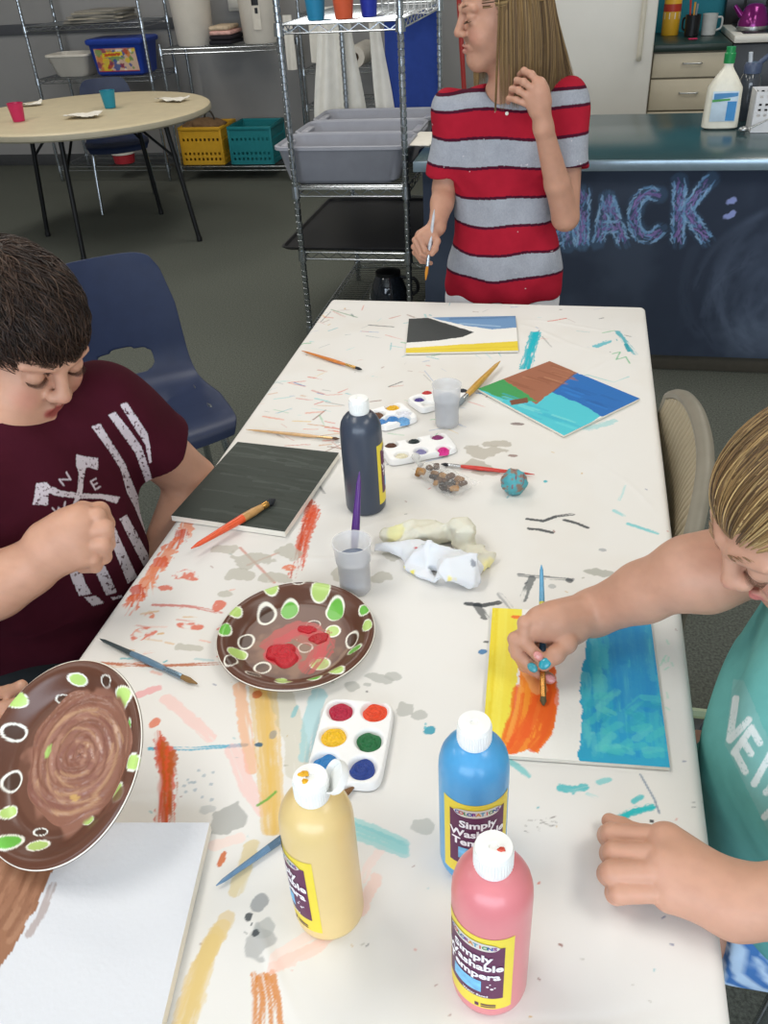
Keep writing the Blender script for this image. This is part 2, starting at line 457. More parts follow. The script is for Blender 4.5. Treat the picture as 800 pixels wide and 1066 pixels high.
def strands(name, P, r, col, par, var=.2, cols=None, sides=3, extra=None, material=None):
    """P (n, m, 3) polylines -> one mesh of tapered hairs; col hex or list of hex"""
    P = np.asarray(P, float); n, m = P.shape[:2]; T = np.gradient(P, axis=1); T /= np.linalg.norm(T, axis=2, keepdims=True)+1e-12
    ref = np.array([.31, .47, .83]); A = np.cross(T, ref); A /= np.linalg.norm(A, axis=2, keepdims=True)+1e-12; B = np.cross(T, A)
    t = np.linspace(0, 1, m); w = r*np.minimum(1, 1.25*(1-t)+.12)*np.minimum(1, .45+4*t)
    ring = np.stack([A*math.cos(2*PI*k/sides)+B*math.sin(2*PI*k/sides) for k in range(sides)], 2)
    V = (P[:, :, None, :]+ring*w[None, :, None, None]).reshape(-1, 3)
    base = np.arange(n)[:, None, None]*m*sides; i = np.arange(m-1)[None, :, None]*sides; k = np.arange(sides)[None, None, :]; k2 = (k+1) % sides
    F = np.stack([base+i+k, base+i+k2, base+i+sides+k2, base+i+sides+k], -1).reshape(-1, 4)
    pal = np.array([lin(c) for c in (col if isinstance(col, (list, tuple)) else [col])])
    rs = np.random.RandomState(len(P)); cc = pal[rs.randint(0, len(pal), n)] if cols is None else cols
    cc = cc*(1+var*(rs.rand(n, 1)*2-1)); cc = np.repeat(cc, m*sides, 0)
    if extra is not None:
        V2, F2, c2 = extra; F = np.vstack([F, F2+len(V)]); V = np.vstack([V, V2]); cc = np.vstack([cc, c2])
    return npmesh(name, V, F, material or mat('hair_strands', rough=.42, attr=True, var=0, spec=.35), par, cc)
def skincol(V, base, sc=90., seed=3):
    b = np.array(lin(base)); c = np.empty((len(V), 3)); c[:] = b
    n = fbm(V[:, 0]*sc+V[:, 2]*37, V[:, 1]*sc+V[:, 2]*sc, seed)-.5
    c *= 1+.10*n[:, None]; c[:, 1:] *= (1-.05*np.abs(n))[:, None]; return c
def finger(S, P, r, k=.004, taper=.82):
    n = len(P); R = [r*(1-(1-taper)*i/(n-1)) for i in range(n)]
    for i in range(n-1): S.cap(P[i], P[i+1], R[i], R[i+1], k)
    for i in range(1, n-1): S.ell(P[i], np.array([1, 1, 1])*R[i]*1.06, None, k)
def nail(name, tip, d, up, r, colr, par):
    d = nrm(d); up = np.array(up, float); up = nrm(up-d*(up@d)); a = np.cross(d, up)
    mb = MB().ell((0, 0, 0), (r*.72, r*.95, r*.28), np.stack([a, d, up], 1), 14, 8).xf(None, np.array(tip)+up*r*.8)
    return mb.obj(name, mat('nail_'+colr, colr, .2, var=.2, scale=900, coat=.4), par, world=True)
SKIN = dict(rough=.5, attr=True, var=.03, scale=60, bump=.12, bscale=900, sss=.12, spec=.4, dist=.0006)
# ------------------------------------------------------------------ materials of the room
M = {}
M['carpet'] = mat('carpet', '5f625b', .95, var=.38, scale=160, bump=.6, bscale=420, dist=.004, spec=.1)
M['wall'] = mat('wall_paint', '9d9c9b', .85, var=.03, scale=3)
M['wallwarm'] = mat('wall_paint_light', 'b9b7b2', .85, var=.03, scale=3)
M['teal'] = mat('teal_paint', '1c7888', .7, var=.05, scale=4)
M['ceil'] = mat('ceiling_tile', 'e4e2da', .9, var=.05, scale=30)
M['rail'] = mat('grey_rail', '55575c', .6, var=.05)
M['white'] = mat('white_enamel', 'dedbd2', .35, var=.03, scale=4)
M['chrome'] = mat('chrome_wire', 'b9bfc4', .25, 1, var=.12, scale=40)
M['steel'] = mat('dull_steel', 'a7a9a8', .35, .9, var=.08, scale=60)
M['black'] = mat('black_metal', '1b1c1e', .45, .2, var=.1)
M['navy'] = mat('navy_plastic', '27324f', .42, var=.07, scale=25, bump=.08, bscale=700, dist=.0008)
M['tabletop'] = mat('cream_laminate', 'cdbf9f', .5, var=.05, scale=14)
M['tableedge'] = mat('beige_edge_plastic', 'a39c88', .5, var=.05, scale=14)
M['paperwhite'] = mat('white_paper', 'e9e4d8', .9, var=.03)

def slab(name, lo, hi, m, bev=0): return struct(MB().span(lo, hi, bev).obj(name, m))
X0, X1, Y0, Y1, ZC = -5.4, 2.7, -2.4, 7.1, 2.75
slab('floor', (X0, Y0, -.1), (X1, Y1, 0), M['carpet'])
slab('ceiling', (X0, Y0, ZC), (X1, Y1, ZC+.1), M['ceil'])
slab('wall_back', (X0-.1, Y1, 0), (-.42, Y1+.1, ZC), M['wall'])
slab('wall_kitchen', (-.42, 6.5, 0), (X1, 6.6, ZC), M['teal'])
slab('wall_jog', (-.52, 6.5, 0), (-.42, Y1+.1, ZC), M['wallwarm'])
slab('wall_left', (X0-.1, Y0, 0), (X0, Y1, ZC), M['wall'])
slab('wall_right', (X1, Y0, 0), (X1+.1, 6.6, ZC), M['wallwarm'])
def window_wall(name, x0, x1, z0, z1):
    mb = MB(); y = Y0
    mb.span((X0-.1, y-.12, 0), (x0, y, ZC), 0); mb.span((x1, y-.12, 0), (X1+.1, y, ZC), 0)
    mb.span((x0, y-.12, 0), (x1, y, z0), 0); mb.span((x0, y-.12, z1), (x1, y, ZC), 0)
    struct(mb.obj(name, M['wallwarm'], weld=False))
    w = MB(); 
    for x in np.linspace(x0, x1, 5): w.span((x-.03, y-.09, z0), (x+.03, y-.04, z1), .004)
    w.span((x0, y-.09, z0), (x1, y-.04, z0+.05), .004); w.span((x0, y-.09, z1-.05), (x1, y-.04, z1), .004)
    struct(w.obj('window_1', M['white'], weld=False))
window_wall('wall_front', -2.6, 2.3, .85, 2.45)
struct(MB().span((X0, Y1-.02, 1.0), (-3.1, Y1, 1.075), .004).obj('trim_1', M['rail']))
struct(MB().span((X0, Y1-.015, 0), (-.52, Y1, .09), .004).obj('baseboard_back', mat('grey_vinyl_base', '4b4c4e', .6)))

# ------------------------------------------------------------------ wire shelving
def wire_unit(x0, x1, y0, y1, tiers, h, label, along='x', group=None, post_r=.0127):
    t = thing('wire_shelf_unit', ((x0+x1)/2, (y0+y1)/2, 0), label, 'shelving', group)
    for x in (x0, x1):
        for y in (y0, y1):
            prof = [(post_r*.8, 0), (post_r, .01)]; z = .03
            while z < h:
                prof += [(post_r, z), (post_r*.80, z+.002), (post_r*.80, z+.005), (post_r, z+.007)]; z += .0254
            prof += [(post_r, h), (.001, h+.004)]
            p = MB().lathe(prof, 12, (x, y, 0)).obj('post', M['chrome'], t, world=True, ang=30)
            for z in tiers: MB().lathe([(post_r*1.05, z-.035), (post_r*1.5, z-.035), (post_r*1.3, z+.008), (post_r*1.05, z+.008)], 12, (x, y, 0)).obj('shelf_collar', M['chrome'], t, world=True)
    for z in tiers:
        mb = MB(); a = post_r*.4
        for (p, q) in (((x0, y0), (x1, y0)), ((x0, y1), (x1, y1)), ((x0, y0), (x0, y1)), ((x1, y0), (x1, y1))):
            L = math.hypot(q[0]-p[0], q[1]-p[1]); n = max(4, int(L/.075))*2
            for dz in (0, -.028): mb.tube([(*p, z+dz), (*q, z+dz)], .0032, 6)
            mb.tube([(p[0]+(q[0]-p[0])*i/n, p[1]+(q[1]-p[1])*i/n, z-(.026 if i % 2 else .002)) for i in range(n+1)], .0022, 5)
        lo, hi, b0, b1 = (y0, y1, x0, x1) if along == 'x' else (x0, x1, y0, y1)
        n = int((hi-lo)/.026)
        for i in range(1, n):
            s = lo+(hi-lo)*i/n
            mb.tube([(b0, s, z+.001), (b1, s, z+.001)] if along == 'x' else [(s, b0, z+.001), (s, b1, z+.001)], .0016, 4, caps=False)
        for s in (.33, .66):
            v = b0+(b1-b0)*s
            mb.tube([(v, lo, z-.004), (v, hi, z-.004)] if along == 'x' else [(lo, v, z-.004), (hi, v, z-.004)], .0026, 5)
        mb.obj('shelf', M['chrome'], t, world=True, weld=False)
    return t
wire_unit(-1.116, -.663, 3.40, 4.31, (.10, .437, .691, 1.266), 1.86, 'chrome wire shelf rack holding the grey bus tubs', 'x')
wire_unit(-4.10, -3.16, 6.5, 6.95, (.11, .742, 1.09), 1.75, 'wire shelf rack against the back wall holding the blue bin', 'y')
wire_unit(-3.04, -2.14, 6.48, 6.93, (.11, .915), .95, 'low wire shelf rack holding the big white buckets and crates', 'y')
wire_unit(-1.98, -1.10, 6.5, 6.95, (.30, .52, .755, 1.10), 1.7, 'wire shelf rack at the back behind the hanging aprons', 'y')

# bus tubs (rounded rectangular loft)
def rrect(w, d, r, n=6):
    P = []
    for cx, cy, a in ((w/2-r, d/2-r, 0), (-w/2+r, d/2-r, 90), (-w/2+r, -d/2+r, 180), (w/2-r, -d/2+r, 270)):
        for i in range(n+1):
            q = math.radians(a+90*i/n); P.append((cx+r*math.cos(q), cy+r*math.sin(q)))
    return P
def open_tub(name, w, d, h, r, m, loc, label, cat, group=None, taper=.82, wall=.004, rim=.014, handles=None):
    t = thing(name, loc, label, cat, group); mb = MB(); rings = []
    for (s, z, off) in ((taper*.92, 0, 0), (taper, .012, 0), (1, h-.004, 0), (1, h-.012, rim), (1, h, rim), (1, h+.003, rim*.6), (1, h, -wall), (taper, .014, -wall), (taper*.9, .006, -wall)):
        rings.append([(x*s+math.copysign(off, x), y*s*(1 if s == 1 else 1)+math.copysign(off, y), z) for x, y in rrect(w, d, r)])
    mb.loft(rings); mb.obj('tub_body', m, t, ang=50)
    return t
M['greytub'] = mat('grey_tub_plastic', '9a9ba3', .45, var=.05, scale=18)
for y, lb in ((3.572, 'grey plastic bus tub nearest the camera on the wire rack'), (3.859, 'grey plastic bus tub in the middle of the three on the rack'), (4.146, 'grey plastic bus tub farthest back on the wire rack')):
    t = open_tub('bus_tub', .52, .258, .145, .05, M['greytub'], (-.935, y, .697), lb, 'tub', 'grey bus tubs on the wire rack', .86, .005, .014)
    for x in (-.255, .255): MB().box((x, 0, .13), (.05, .12, .016), None, .006).obj('grip', M['greytub'], t)

# tumblers on the top tier and a wire basket
def tumbler(loc, col, label, h=.10, r=.036, group='tumblers on the top shelf'):
    mb = MB().lathe([(r*.72, 0), (r*.74, .004), (r*.96, h*.9), (r, h), (r*.93, h), (r*.70, .006), (.001, .005)], 24)
    o = mb.obj('tumbler', mat('tumbler_'+col, col, .35, var=.05), ang=50); o.location = loc
    return tag(o, label, 'cup', group)
tumbler((-1.005, 3.52, 1.270), '2b86ad', 'light blue plastic tumbler on the wire rack top shelf', .11, .042)
tumbler((-.90, 3.53, 1.270), 'd9603c', 'orange plastic tumbler on the wire rack top shelf', .11, .044)
tumbler((-.815, 3.58, 1.270), '2b3aa5', 'dark blue plastic tumbler on the wire rack top shelf', .11, .038)
bk = thing('wire_basket', (-.70, 3.75, 1.270), 'small white wire basket on the top of the rack', 'basket'); mb = MB()
for i in range(9): mb.tube([(-.1+.025*i, -.12, 0), (-.1+.025*i, -.12, .13)], .0018, 5).tube([(-.1+.025*i, .12, 0), (-.1+.025*i, .12, .13)], .0018, 5).tube([(-.1+.025*i, -.12, 0), (-.1+.025*i, .12, 0)], .0018, 5)
for z in (0, .03, .06, .09, .13): mb.tube([(-.1, -.12, z), (.1, -.12, z), (.1, .12, z), (-.1, .12, z)], .0022, 5, closed=True)
mb.obj('basket_frame', mat('white_coated_wire', 'd8d8d8', .4), bk, weld=False)
# black tray on the third tier, dark glass pot underneath
t = thing('serving_tray', (-.92, 3.80, .441), 'flat black tray sticking out of the wire rack', 'tray'); 
mb = MB(); mb.loft([[(x*s, y*s, z) for x, y in rrect(.58, .80, .03)] for s, z in ((.96, 0), (1, .012), (1.0, .016), (.975, .016), (.955, .006))]); mb.obj('tray_body', mat('black_tray_plastic', '1d1d20', .45, var=.06), t)
t = thing('glass_carafe', (-.80, 3.62, .104), 'dark glass pot on the bottom shelf of the rack', 'pot')
MB().lathe([(.06, 0), (.085, .02), (.09, .08), (.07, .14), (.055, .17), (.052, .17), (.066, .14), (.085, .08), (.08, .022), (.001, .01)], 28).obj('carafe_body', mat('smoked_glass', '20262e', .08, var=.05, coat=.6), t)
MB().tube(spline([(.055, 0, .16), (.12, 0, .15), (.13, 0, .10), (.088, 0, .07)]), .008, 8).obj('carafe_handle', M['black'], t)
MB().lathe([(.056, .17), (.056, .185), (.02, .195), (.001, .195)], 24).obj('lid', M['black'], t)

# hanging aprons behind the rack
def hanging(name, x0, x1, zt, zb, y, m, label, cat, group=None, amp=.012, waves=3, pinch=.75, skew=0):
    nu, nv = 44, 36; G = []
    for side in (0, 1):
        for i in range(nu) if side == 0 else range(nu-1, -1, -1):
            u = i/(nu-1); row = []
            for j in range(nv):
                v = j/(nv-1); s = pinch+(1-pinch)*sm(0, .8, np.array(v)); xc = (x0+x1)/2
                x = xc+(x0+(x1-x0)*u-xc)*s+skew*v; row.append((x, y+amp*(.5+v)*math.sin(u*PI*2*waves+v*1.3)+(.003 if side else 0), zt+(zb-zt)*v))
            G.append(row)
    o = MB().grid(np.array(G), closed_u=True).obj(name, m, ang=60)
    return tag(o, label, cat, group)
M['apron'] = mat('white_cotton', 'e0ddd4', .95, var=.05, scale=20)
hanging('apron', -1.30, -1.02, 1.262, .60, 4.350, M['apron'], 'long white apron hanging behind the middle of the wire rack', 'apron', 'aprons hanging behind the rack', .018, 2.5, .55)
hanging('apron', -1.02, -.93, 1.262, .72, 4.335, M['apron'], 'narrow white apron tie hanging beside the blue one', 'apron', 'aprons hanging behind the rack', .01, 1, .5, .05)
hanging('apron', -.93, -.66, 1.262, .62, 4.352, mat('blue_cotton', '26408c', .9, var=.06), 'plain blue apron hanging at the back of the wire rack', 'apron', 'aprons hanging behind the rack', .006, 2, .95)
tq = [float(ony(u_, 40, 6.475)[0]) for u_ in (296, 306, 322, 338)]
hanging('towel', tq[0], tq[1], 1.098, .76, 6.475, M['apron'], 'narrow white towel hanging at the left end of the back rack', 'towel', None, .006, 1, .9)
hanging('towel', tq[2], tq[3], 1.098, .80, 6.475, M['apron'], 'wider white towel hanging on the back rack before the paper rolls', 'towel', None, .006, 1, .9)
for x, z, lb, c in ((-1.80, .835, 'brown paper roll lying left on the back rack shelf', '8f8270'), (-1.60, .825, 'white paper roll lying right on the back rack shelf', 'cfcac0')):
    t = thing('paper_roll', (x, 6.7, z), lb, 'roll', 'paper rolls on the back rack')
    MB().lathe([(.028, -.2), (.07, -.2), (.07, .2), (.028, .2), (.028, -.2)], 28, R=rotx(PI/2), caps=False).obj('paper', mat('roll_'+c, c, .9), t)
    MB().lathe([(.022, -.203), (.029, -.203), (.029, .203), (.022, .203), (.022, -.203)], 24, R=rotx(PI/2), caps=False).obj('core', mat('brown_card', '4a3c2e', .9), t)
t = thing('broom', (-.60, 5.05, 0), 'red handled broom leaning behind the rack', 'broom')
MB().tube([(0, 0, .12), (-.10, .1, 1.42)], .013, 10).obj('broom_handle', mat('red_paint', 'a8322e', .45), t)
mb = MB().box((.008, -.01, .085), (.26, .05, .06), None, .012)
mb.obj('broom_head', M['black'], t)
bp = np.array([[(x, y, .06), (x*1.06, y*1.2, .005)] for x in np.linspace(-.12, .13, 60) for y in (-.025, -.01, .005)])
strands('bristles', bp+np.array(t.location), .002, '3a3a3a', t)

# ------------------------------------------------------------------ stores on the back racks
M['bucket'] = mat('white_bucket_plastic', 'd9d3c8', .4, var=.04, scale=10)
def bucket(loc, r, h, label, lid=True):
    t = thing('storage_bucket', loc, label, 'bucket', 'big white buckets on the low rack')
    MB().lathe([(r*.82, 0), (r*.86, .01), (r*.97, h*.8), (r*.98, h*.82), (r*1.02, h*.825), (r*1.02, h*.85), (r*.985, h*.855), (r, h), (r*.96, h), (.001, h-.01)], 36).obj('bucket_body', M['bucket'], t, ang=30)
    MB().lathe([(r*1.05, h-.03), (r*1.06, h-.005), (r*1.02, h+.012), (.001, h+.014)], 36).obj('lid', M['bucket'], t)
    return t
bucket((-2.85, 6.70, .92), .155, .42, 'large white bucket left on the low wire rack')
b2 = bucket((-2.33, 6.70, .92), .155, .42, 'large white bucket with a black and white label on the low rack')
def arc_patch(r, z0, z1, a0, a1, n=12, off=.0012): return [[((r+off)*math.cos(a0+(a1-a0)*i/n), (r+off)*math.sin(a0+(a1-a0)*i/n), z) for z in (z0, z1)] for i in range(n+1)]
lb_ = MB().grid(arc_patch(.146, .09, .30, -PI/2-.02, -PI/2+.36, 10, .004)).obj('label', mat('label_white', 'd6d0c4', .6), b2)
MB().grid(arc_patch(.146, .24, .285, -PI/2+.0, -PI/2+.32, 8, .006)).grid(arc_patch(.146, .19, .225, -PI/2+.12, -PI/2+.26, 8, .006)).obj('label_print', M['black'], lb_)
# folded fabric pile / bag
t = thing('fabric_stack', (-2.59, 6.66, .92), 'stack of dark and pink folded fabric between the white buckets', 'fabric')
for i, (c, w) in enumerate((('1d1b22', .175), ('241d24', .17), ('d7a9a0', .165), ('c9b59a', .15))):
    MB().box((random.uniform(-.01, .01), 0, .02+.030*i), (w, .24, .028), rotz(random.uniform(-.08, .08)), .012, 3).obj('folded_cloth', mat('fabric_'+c, c, .9, var=.2, scale=40), t)
# wall control box
struct(MB().span((-2.70, 7.06, 1.10), (-2.52, 7.1, 1.22), .008).span((-2.68, 7.05, 1.12), (-2.60, 7.06, 1.18), .002).obj('trim_2', M['white']))
def crate(loc, col, label, w=.33, h=.27):
    t = thing('milk_crate', loc, label, 'crate', 'milk crates on the low rack'); m = mat('crate_'+col, col, .5, var=.05)
    def panel(L):   # perforated side, built from strips
        mb = MB(); z = [0, .03, .05, .07, .09, .15, .17, .19, .21, h]; n = 9; x = np.linspace(-L/2, L/2, 2*n+2)
        xs = sorted(x); 
        for j in range(len(z)-1):
            hole = j in (1, 3, 5, 7) and False
            if z[j] in (.03, .07, .17): 
                for i in range(0, len(xs)-1, 2): mb.span((xs[i], -.004, z[j]), (xs[i+1], .004, z[j+1]), .0)
            else: mb.span((-L/2, -.004, z[j]), (L/2, .004, z[j+1]), 0)
        return mb
    for k in range(4):
        p = panel(w); R = rotz(k*PI/2); p.xf(R, R@np.array([0, -w/2, 0])).obj('side', m, t, weld=False, smooth=False)
    mb = MB().span((-w/2, -w/2, 0), (w/2, w/2, .006), 0)
    mb.obj('bottom', m, t)
    r = MB(); 
    for k in range(4): R = rotz(k*PI/2); r.box(R@np.array([0, -w/2-.003, h-.012]), (w+.014, .016, .024), R, .004); r.box(R@np.array([w/2, -w/2, h/2]), (.018, .018, h), R, .004)
    r.obj('rim', m, t, weld=False)
    return t
crate((-2.86, 6.69, .116), 'd3a126', 'yellow milk crate on the bottom of the low rack')
crate((-2.46, 6.69, .116), '1c7d84', 'teal milk crate on the bottom of the low rack')
# brown bag in yellow crate
S = SDF(axis(-3.1, -2.6, .012), axis(6.45, 6.95, .012), axis(.2, .55, .012))
for p, r in (((-2.93, 6.66, .36), (.13, .12, .05)), ((-2.80, 6.64, .385), (.12, .12, .035)), ((-2.86, 6.62, .40), (.09, .09, .03)), ((-2.86, 6.69, .28), (.12, .12, .12))): S.ell(p, r, None, .03)
S.warp(lambda x, y, z: .006*np.sin(x*70+z*40)*np.cos(y*60))
V, F = S.mesh(); bg = thing('cloth_bag', (-2.86, 6.66, .24), 'crumpled brown cloth bag stuffed in the yellow crate', 'bag')
npmesh('bag_body', V, F, mat('brown_cloth', '6f553a', .9, var=.15, scale=30), bg)
MB().tube(spline([(.0, 0, .15), (.02, -.02, .22), (.07, -.03, .235), (.1, -.02, .15)]), .007, 8).obj('bag_handle', mat('dark_strap', '3b3530', .8), bg)
# blue bin with a picture label, white basin, red bucket
t = open_tub('storage_bin', .43, .27, .22, .03, mat('blue_bin_plastic', '23409b', .4, var=.05), (-3.42, 6.66, .748), 'blue plastic bin with a bright picture label on the rack', 'bin', None, .88, .004, .012)
MB().loft([[(x*s, y*s, z) for x, y in rrect(.46, .30, .03)] for s, z in ((1, .212), (1.02, .218), (1.02, .236), (.96, .246), (.5, .247))]).obj('lid', mat('blue_bin_plastic'), t)
gx, gz = np.meshgrid(np.linspace(-.165, .165, 70), np.linspace(.03, .185, 40)); p = Paint(gx.ravel(), gz.ravel(), 'd8b8a0')
rs = random.Random(4)
for k in range(60): p.blob((rs.uniform(-.16, .16), rs.uniform(.03, .18)), rs.uniform(.008, .028), None, rs.choice(['e0c43a', 'b8452e', '7a9a58', '3c5a9a', 'd98a4a', 'e8e0d0', '8a3a5a']), .9, rough=.8)
p.poly([(-.11, .125), (.06, .135), (.055, .165), (-.105, .155)], 'e6cf35'); p.poly([(-.09, .132), (.04, .139), (.04, .156), (-.09, .150)], 'c8572c', 1, .006, 120)
for a, b in (((-.165, .03), (.165, .035)), ((-.165, .18), (.165, .185))): p.poly([a, (b[0], a[1]), b, (a[0], b[1])], 'b03a50')
G = np.stack([gx, -.1345+.018*(gz-.11)/.11*-1, gz], -1).reshape(-1, 3); n0, n1 = gx.shape
ii = np.arange(n0-1)[:, None]*n1+np.arange(n1-1)[None]; F = np.stack([ii, ii+1, ii+n1+1, ii+n1], -1).reshape(-1, 4)
npmesh('picture_label', G+np.array([0, -.006, 0]), F, mat('printed_label', rough=.4, attr=True, var=0), t, p.c, world=False)
open_tub('basin', .34, .26, .15, .05, M['bucket'], (-3.84, 6.66, .748), 'white plastic basin left of the blue bin', 'basin', None, .75, .004, .012)
t = thing('pail', (-3.58, 6.62, .116), 'small red pail with a white stripe under the round table', 'bucket')
MB().lathe([(.075, 0), (.08, .004), (.103, .18), (.108, .18), (.108, .19), (.098, .19), (.076, .01), (.001, .008)], 28).obj('pail_body', mat('red_plastic', 'b5303a', .4), t)
MB().lathe([(.0935, .07), (.0965, .11)], 28, caps=False).obj('stripe', M['paperwhite'], t)
MB().tube([(.105*math.cos(a), -.02, .185-.07*math.sin(a)) for a in np.linspace(0, PI, 14)], .003, 6).obj('pail_handle', M['paperwhite'], t)
t = thing('paper_stack', (-3.55, 6.7, 1.096), 'low untidy pile of papers on the upper rack shelf', 'papers')
for i in range(7): MB().box((random.uniform(-.03, .03), 0, .006+.011*i), (.46-.02*i, .30, .010), rotz(random.uniform(-.15, .15)), .001).obj('sheet_bundle', mat('papers_%s' % 'abc'[i % 3], ('8f8b82', '7c7a74', 'a39c8c')[i % 3], .9), t)

# ------------------------------------------------------------------ round table with cups and napkins
RT = (-2.93, 5.08)
t = thing('round_table', (*RT, 0), 'round cream folding table standing in the back of the room', 'table')
MB().lathe([(.001, .738), (.70, .740), (.725, .738), (.737, .731)], 72).obj('tabletop', M['tabletop'], t)
MB().lathe([(.737, .731), (.742, .72), (.742, .705), (.735, .697), (.70, .694), (.001, .694)], 72).obj('edge_band', M['tableedge'], t)
for top, foot in (((62, 150), (88, 272)), ((20, 148), (50, 245)), ((194, 128), (208, 250)), ((148, 140), (168, 222))):
    f = onz(*foot, .005); f[2] = .012; d = np.array([RT[0]-f[0], RT[1]-f[1], 0]); a = f+d*.16; a[2] = .695
    l = MB().tube([a, f], .0145, 10).obj('leg', M['black'], t, world=True)
    MB().lathe([(.0165, 0), (.0175, .02), (.015, .03)], 10, f-np.array([0, 0, .012])).obj('foot_cap', M['black'], l).location = (-t.location[0], -t.location[1], 0)
    b0 = a+(f-a)*.30; b1 = f+d*.55; b1[2] = .695
    MB().tube([b0, b1], .008, 8).obj('brace', M['black'], t, world=True)
q = onz(20, 126, .741); tumbler((q[0], q[1], .741), 'c8285c', 'pink tumbler on the left of the round table', .095, .045, 'tumblers on the round table')
q = onz(115, 112, .741); tumbler((q[0], q[1], .741), '1f88a0', 'teal tumbler at the middle of the round table', .095, .045, 'tumblers on the round table')
def napkin(u, v, s, rz, label, seed):
    q = onz(u, v, .742); n = 22; g = np.linspace(-1, 1, n); x, y = np.meshgrid(g, g)
    z = .004+.016*fbm(x*2+seed*5, y*2, seed)+.012*np.maximum(0, x*y)
    V = np.stack([x*s, y*s*.55, z], -1); R = rotz(rz); V = V@R.T
    top = V; mb = MB(); mb.grid(top); mb.grid(top-np.array([0, 0, .002]))
    o = mb.obj('napkin', M['paperwhite']); o.location = (q[0], q[1], .741); tag(o, label, 'napkin', 'napkins on the round table')
napkin(87, 122, .10, .1, 'folded white napkin near the front of the round table', 1)
napkin(180, 105, .10, -.3, 'folded white napkin at the right of the round table', 2)
napkin(32, 110, .07, .4, 'folded white napkin behind the pink tumbler', 3)

# ------------------------------------------------------------------ moulded school chair
def school_chair(loc, rz, label):
    t = thing('school_chair', loc, label, 'chair', None, rz)
    prof = spline([(.235, .405), (.215, .437), (.16, .445), (.04, .436), (-.10, .430), (-.165, .45), (-.195, .50), (-.215, .58), (-.235, .68), (-.252, .77), (-.258, .80)], 9)
    m = len(prof); nu = 61; L = np.concatenate([[0], np.cumsum(np.linalg.norm(np.diff(prof, axis=0), axis=1))]); L /= L[-1]
    G = np.zeros((m, nu, 3))
    for i in range(m):
        v = L[i]; y, z = prof[i]
        w = np.interp(v, [0, .06, .3, .5, .6, .8, .95, 1], [.19, .212, .222, .20, .193, .19, .168, .145])
        for j in range(nu):
            u = j/(nu-1)*2-1; dish = (1-u*u)
            nz = np.interp(v, [0, .4, .55, 1], [-.016, -.016, 0, 0]); ny = np.interp(v, [0, .45, .6, 1], [0, -.004, -.022, -.018])
            G[i, j] = (u*w, y+ny*dish+(.022-.02)*0, z+nz*dish-.02*abs(u)**6*float(sm(.72, 1, np.array(v))))
    mb = MB(); F = []
    for i in range(m-1):
        for j in range(nu-1):
            u = ((j+.5)/(nu-1)*2-1); v = (L[i]+L[i+1])/2
            if (abs(u/.44))**3+(abs((v-.605)/.045))**3 < 1: continue
            F.append((i*nu+j, i*nu+j+1, (i+1)*nu+j+1, (i+1)*nu+j))
    mb.add(G.reshape(-1, 3), F); o = mb.obj('seat_shell', M['navy'], t, ang=80)
    bm = bmesh.new(); bm.from_mesh(o.data); bmesh.ops.delete(bm, geom=[v for v in bm.verts if not v.link_faces], context='VERTS')
    for _ in range(4): bmesh.ops.smooth_vert(bm, verts=[v for v in bm.verts if v.is_boundary], factor=.5, use_axis_x=True, use_axis_y=True, use_axis_z=True)
    bm.to_mesh(o.data); bm.free()
    md = o.modifiers.new('thickness', 'SOLIDIFY'); md.thickness = .008; md.offset = 0
    for s in (-1, 1):
        MB().tube(spline([(s*.20, .20, .005), (s*.185, .165, .25), (s*.17, .13, .415), (s*.165, .02, .418)], 6), .0115, 10).obj('leg', M['chrome'], t)
        MB().tube(spline([(s*.20, -.23, .005), (s*.185, -.19, .25), (s*.17, -.14, .405), (s*.165, .0, .412)], 6), .0115, 10).obj('leg', M['chrome'], t)
    MB().tube([(-.17, .10, .412), (.17, .10, .412)], .01, 8).tube([(-.17, -.10, .406), (.17, -.10, .406)], .01, 8).obj('seat_rail', M['chrome'], t)
    return t
navy = school_chair((-1.167, 1.975, 0), math.radians(-142), 'empty navy plastic school chair beside the boy')
dup(navy, (-3.17, 5.80, 0), math.radians(-150), 'dark school chair pushed under the far side of the round table')

# ------------------------------------------------------------------ counter with chalkboard front
CXL, CXR = -.60, 2.3
t = thing('serving_counter', (.8, 3.7, 0), 'dark serving counter with a chalkboard front reading SNACK', 'counter')
MB().span((CXL, 3.235, .795), (CXR, 4.10, .83), .004).obj('countertop', mat('dark_teal_laminate', '2c4448', .22, var=.08, scale=8, spec=.6), t, world=True)
MB().span((CXL, 3.222, .793), (CXR, 3.236, .829), .003).obj('edge_strip', mat('pale_edge_strip', '93a6b2', .25, .5, var=.06), t, world=True)
MB().span((CXL+.02, 3.312, .07), (CXR-.02, 4.05, .795), .002).obj('cabinet_body', mat('dark_carcass', '22262c', .6), t, world=True)
MB().span((CXL+.02, 3.335, 0), (CXR-.02, 4.05, .07), .002).obj('kick_board', mat('brown_kick_board', '4b463c', .7, var=.08), t, world=True)
gx, gz = np.meshgrid(np.linspace(-.58, 1.3, 760), np.linspace(.072, .793, 300)); p = Paint(gx.ravel(), gz.ravel(), '2c3648')
n = fbm(p.x*5, p.y*5, 3, 4); p.mix(np.arange(len(p.x)), .10*sm(.35, .8, n), '8090a8')
for k in range(26):   # wiped chalk swirl on the right
    a = np.linspace(rs.uniform(1.8, 2.8), rs.uniform(3.0, 4.4), 12); R = rs.uniform(.05, .30); c = (.80+rs.uniform(-.10, .10), .30+rs.uniform(-.10, .10))
    p.stroke([(c[0]+R*1.0*math.cos(q), c[1]+R*1.05*math.sin(q)) for q in a], rs.uniform(.015, .04), '8494b0', rs.uniform(.03, .09), dry=.4, rough=.2, freq=90, soft=.012)
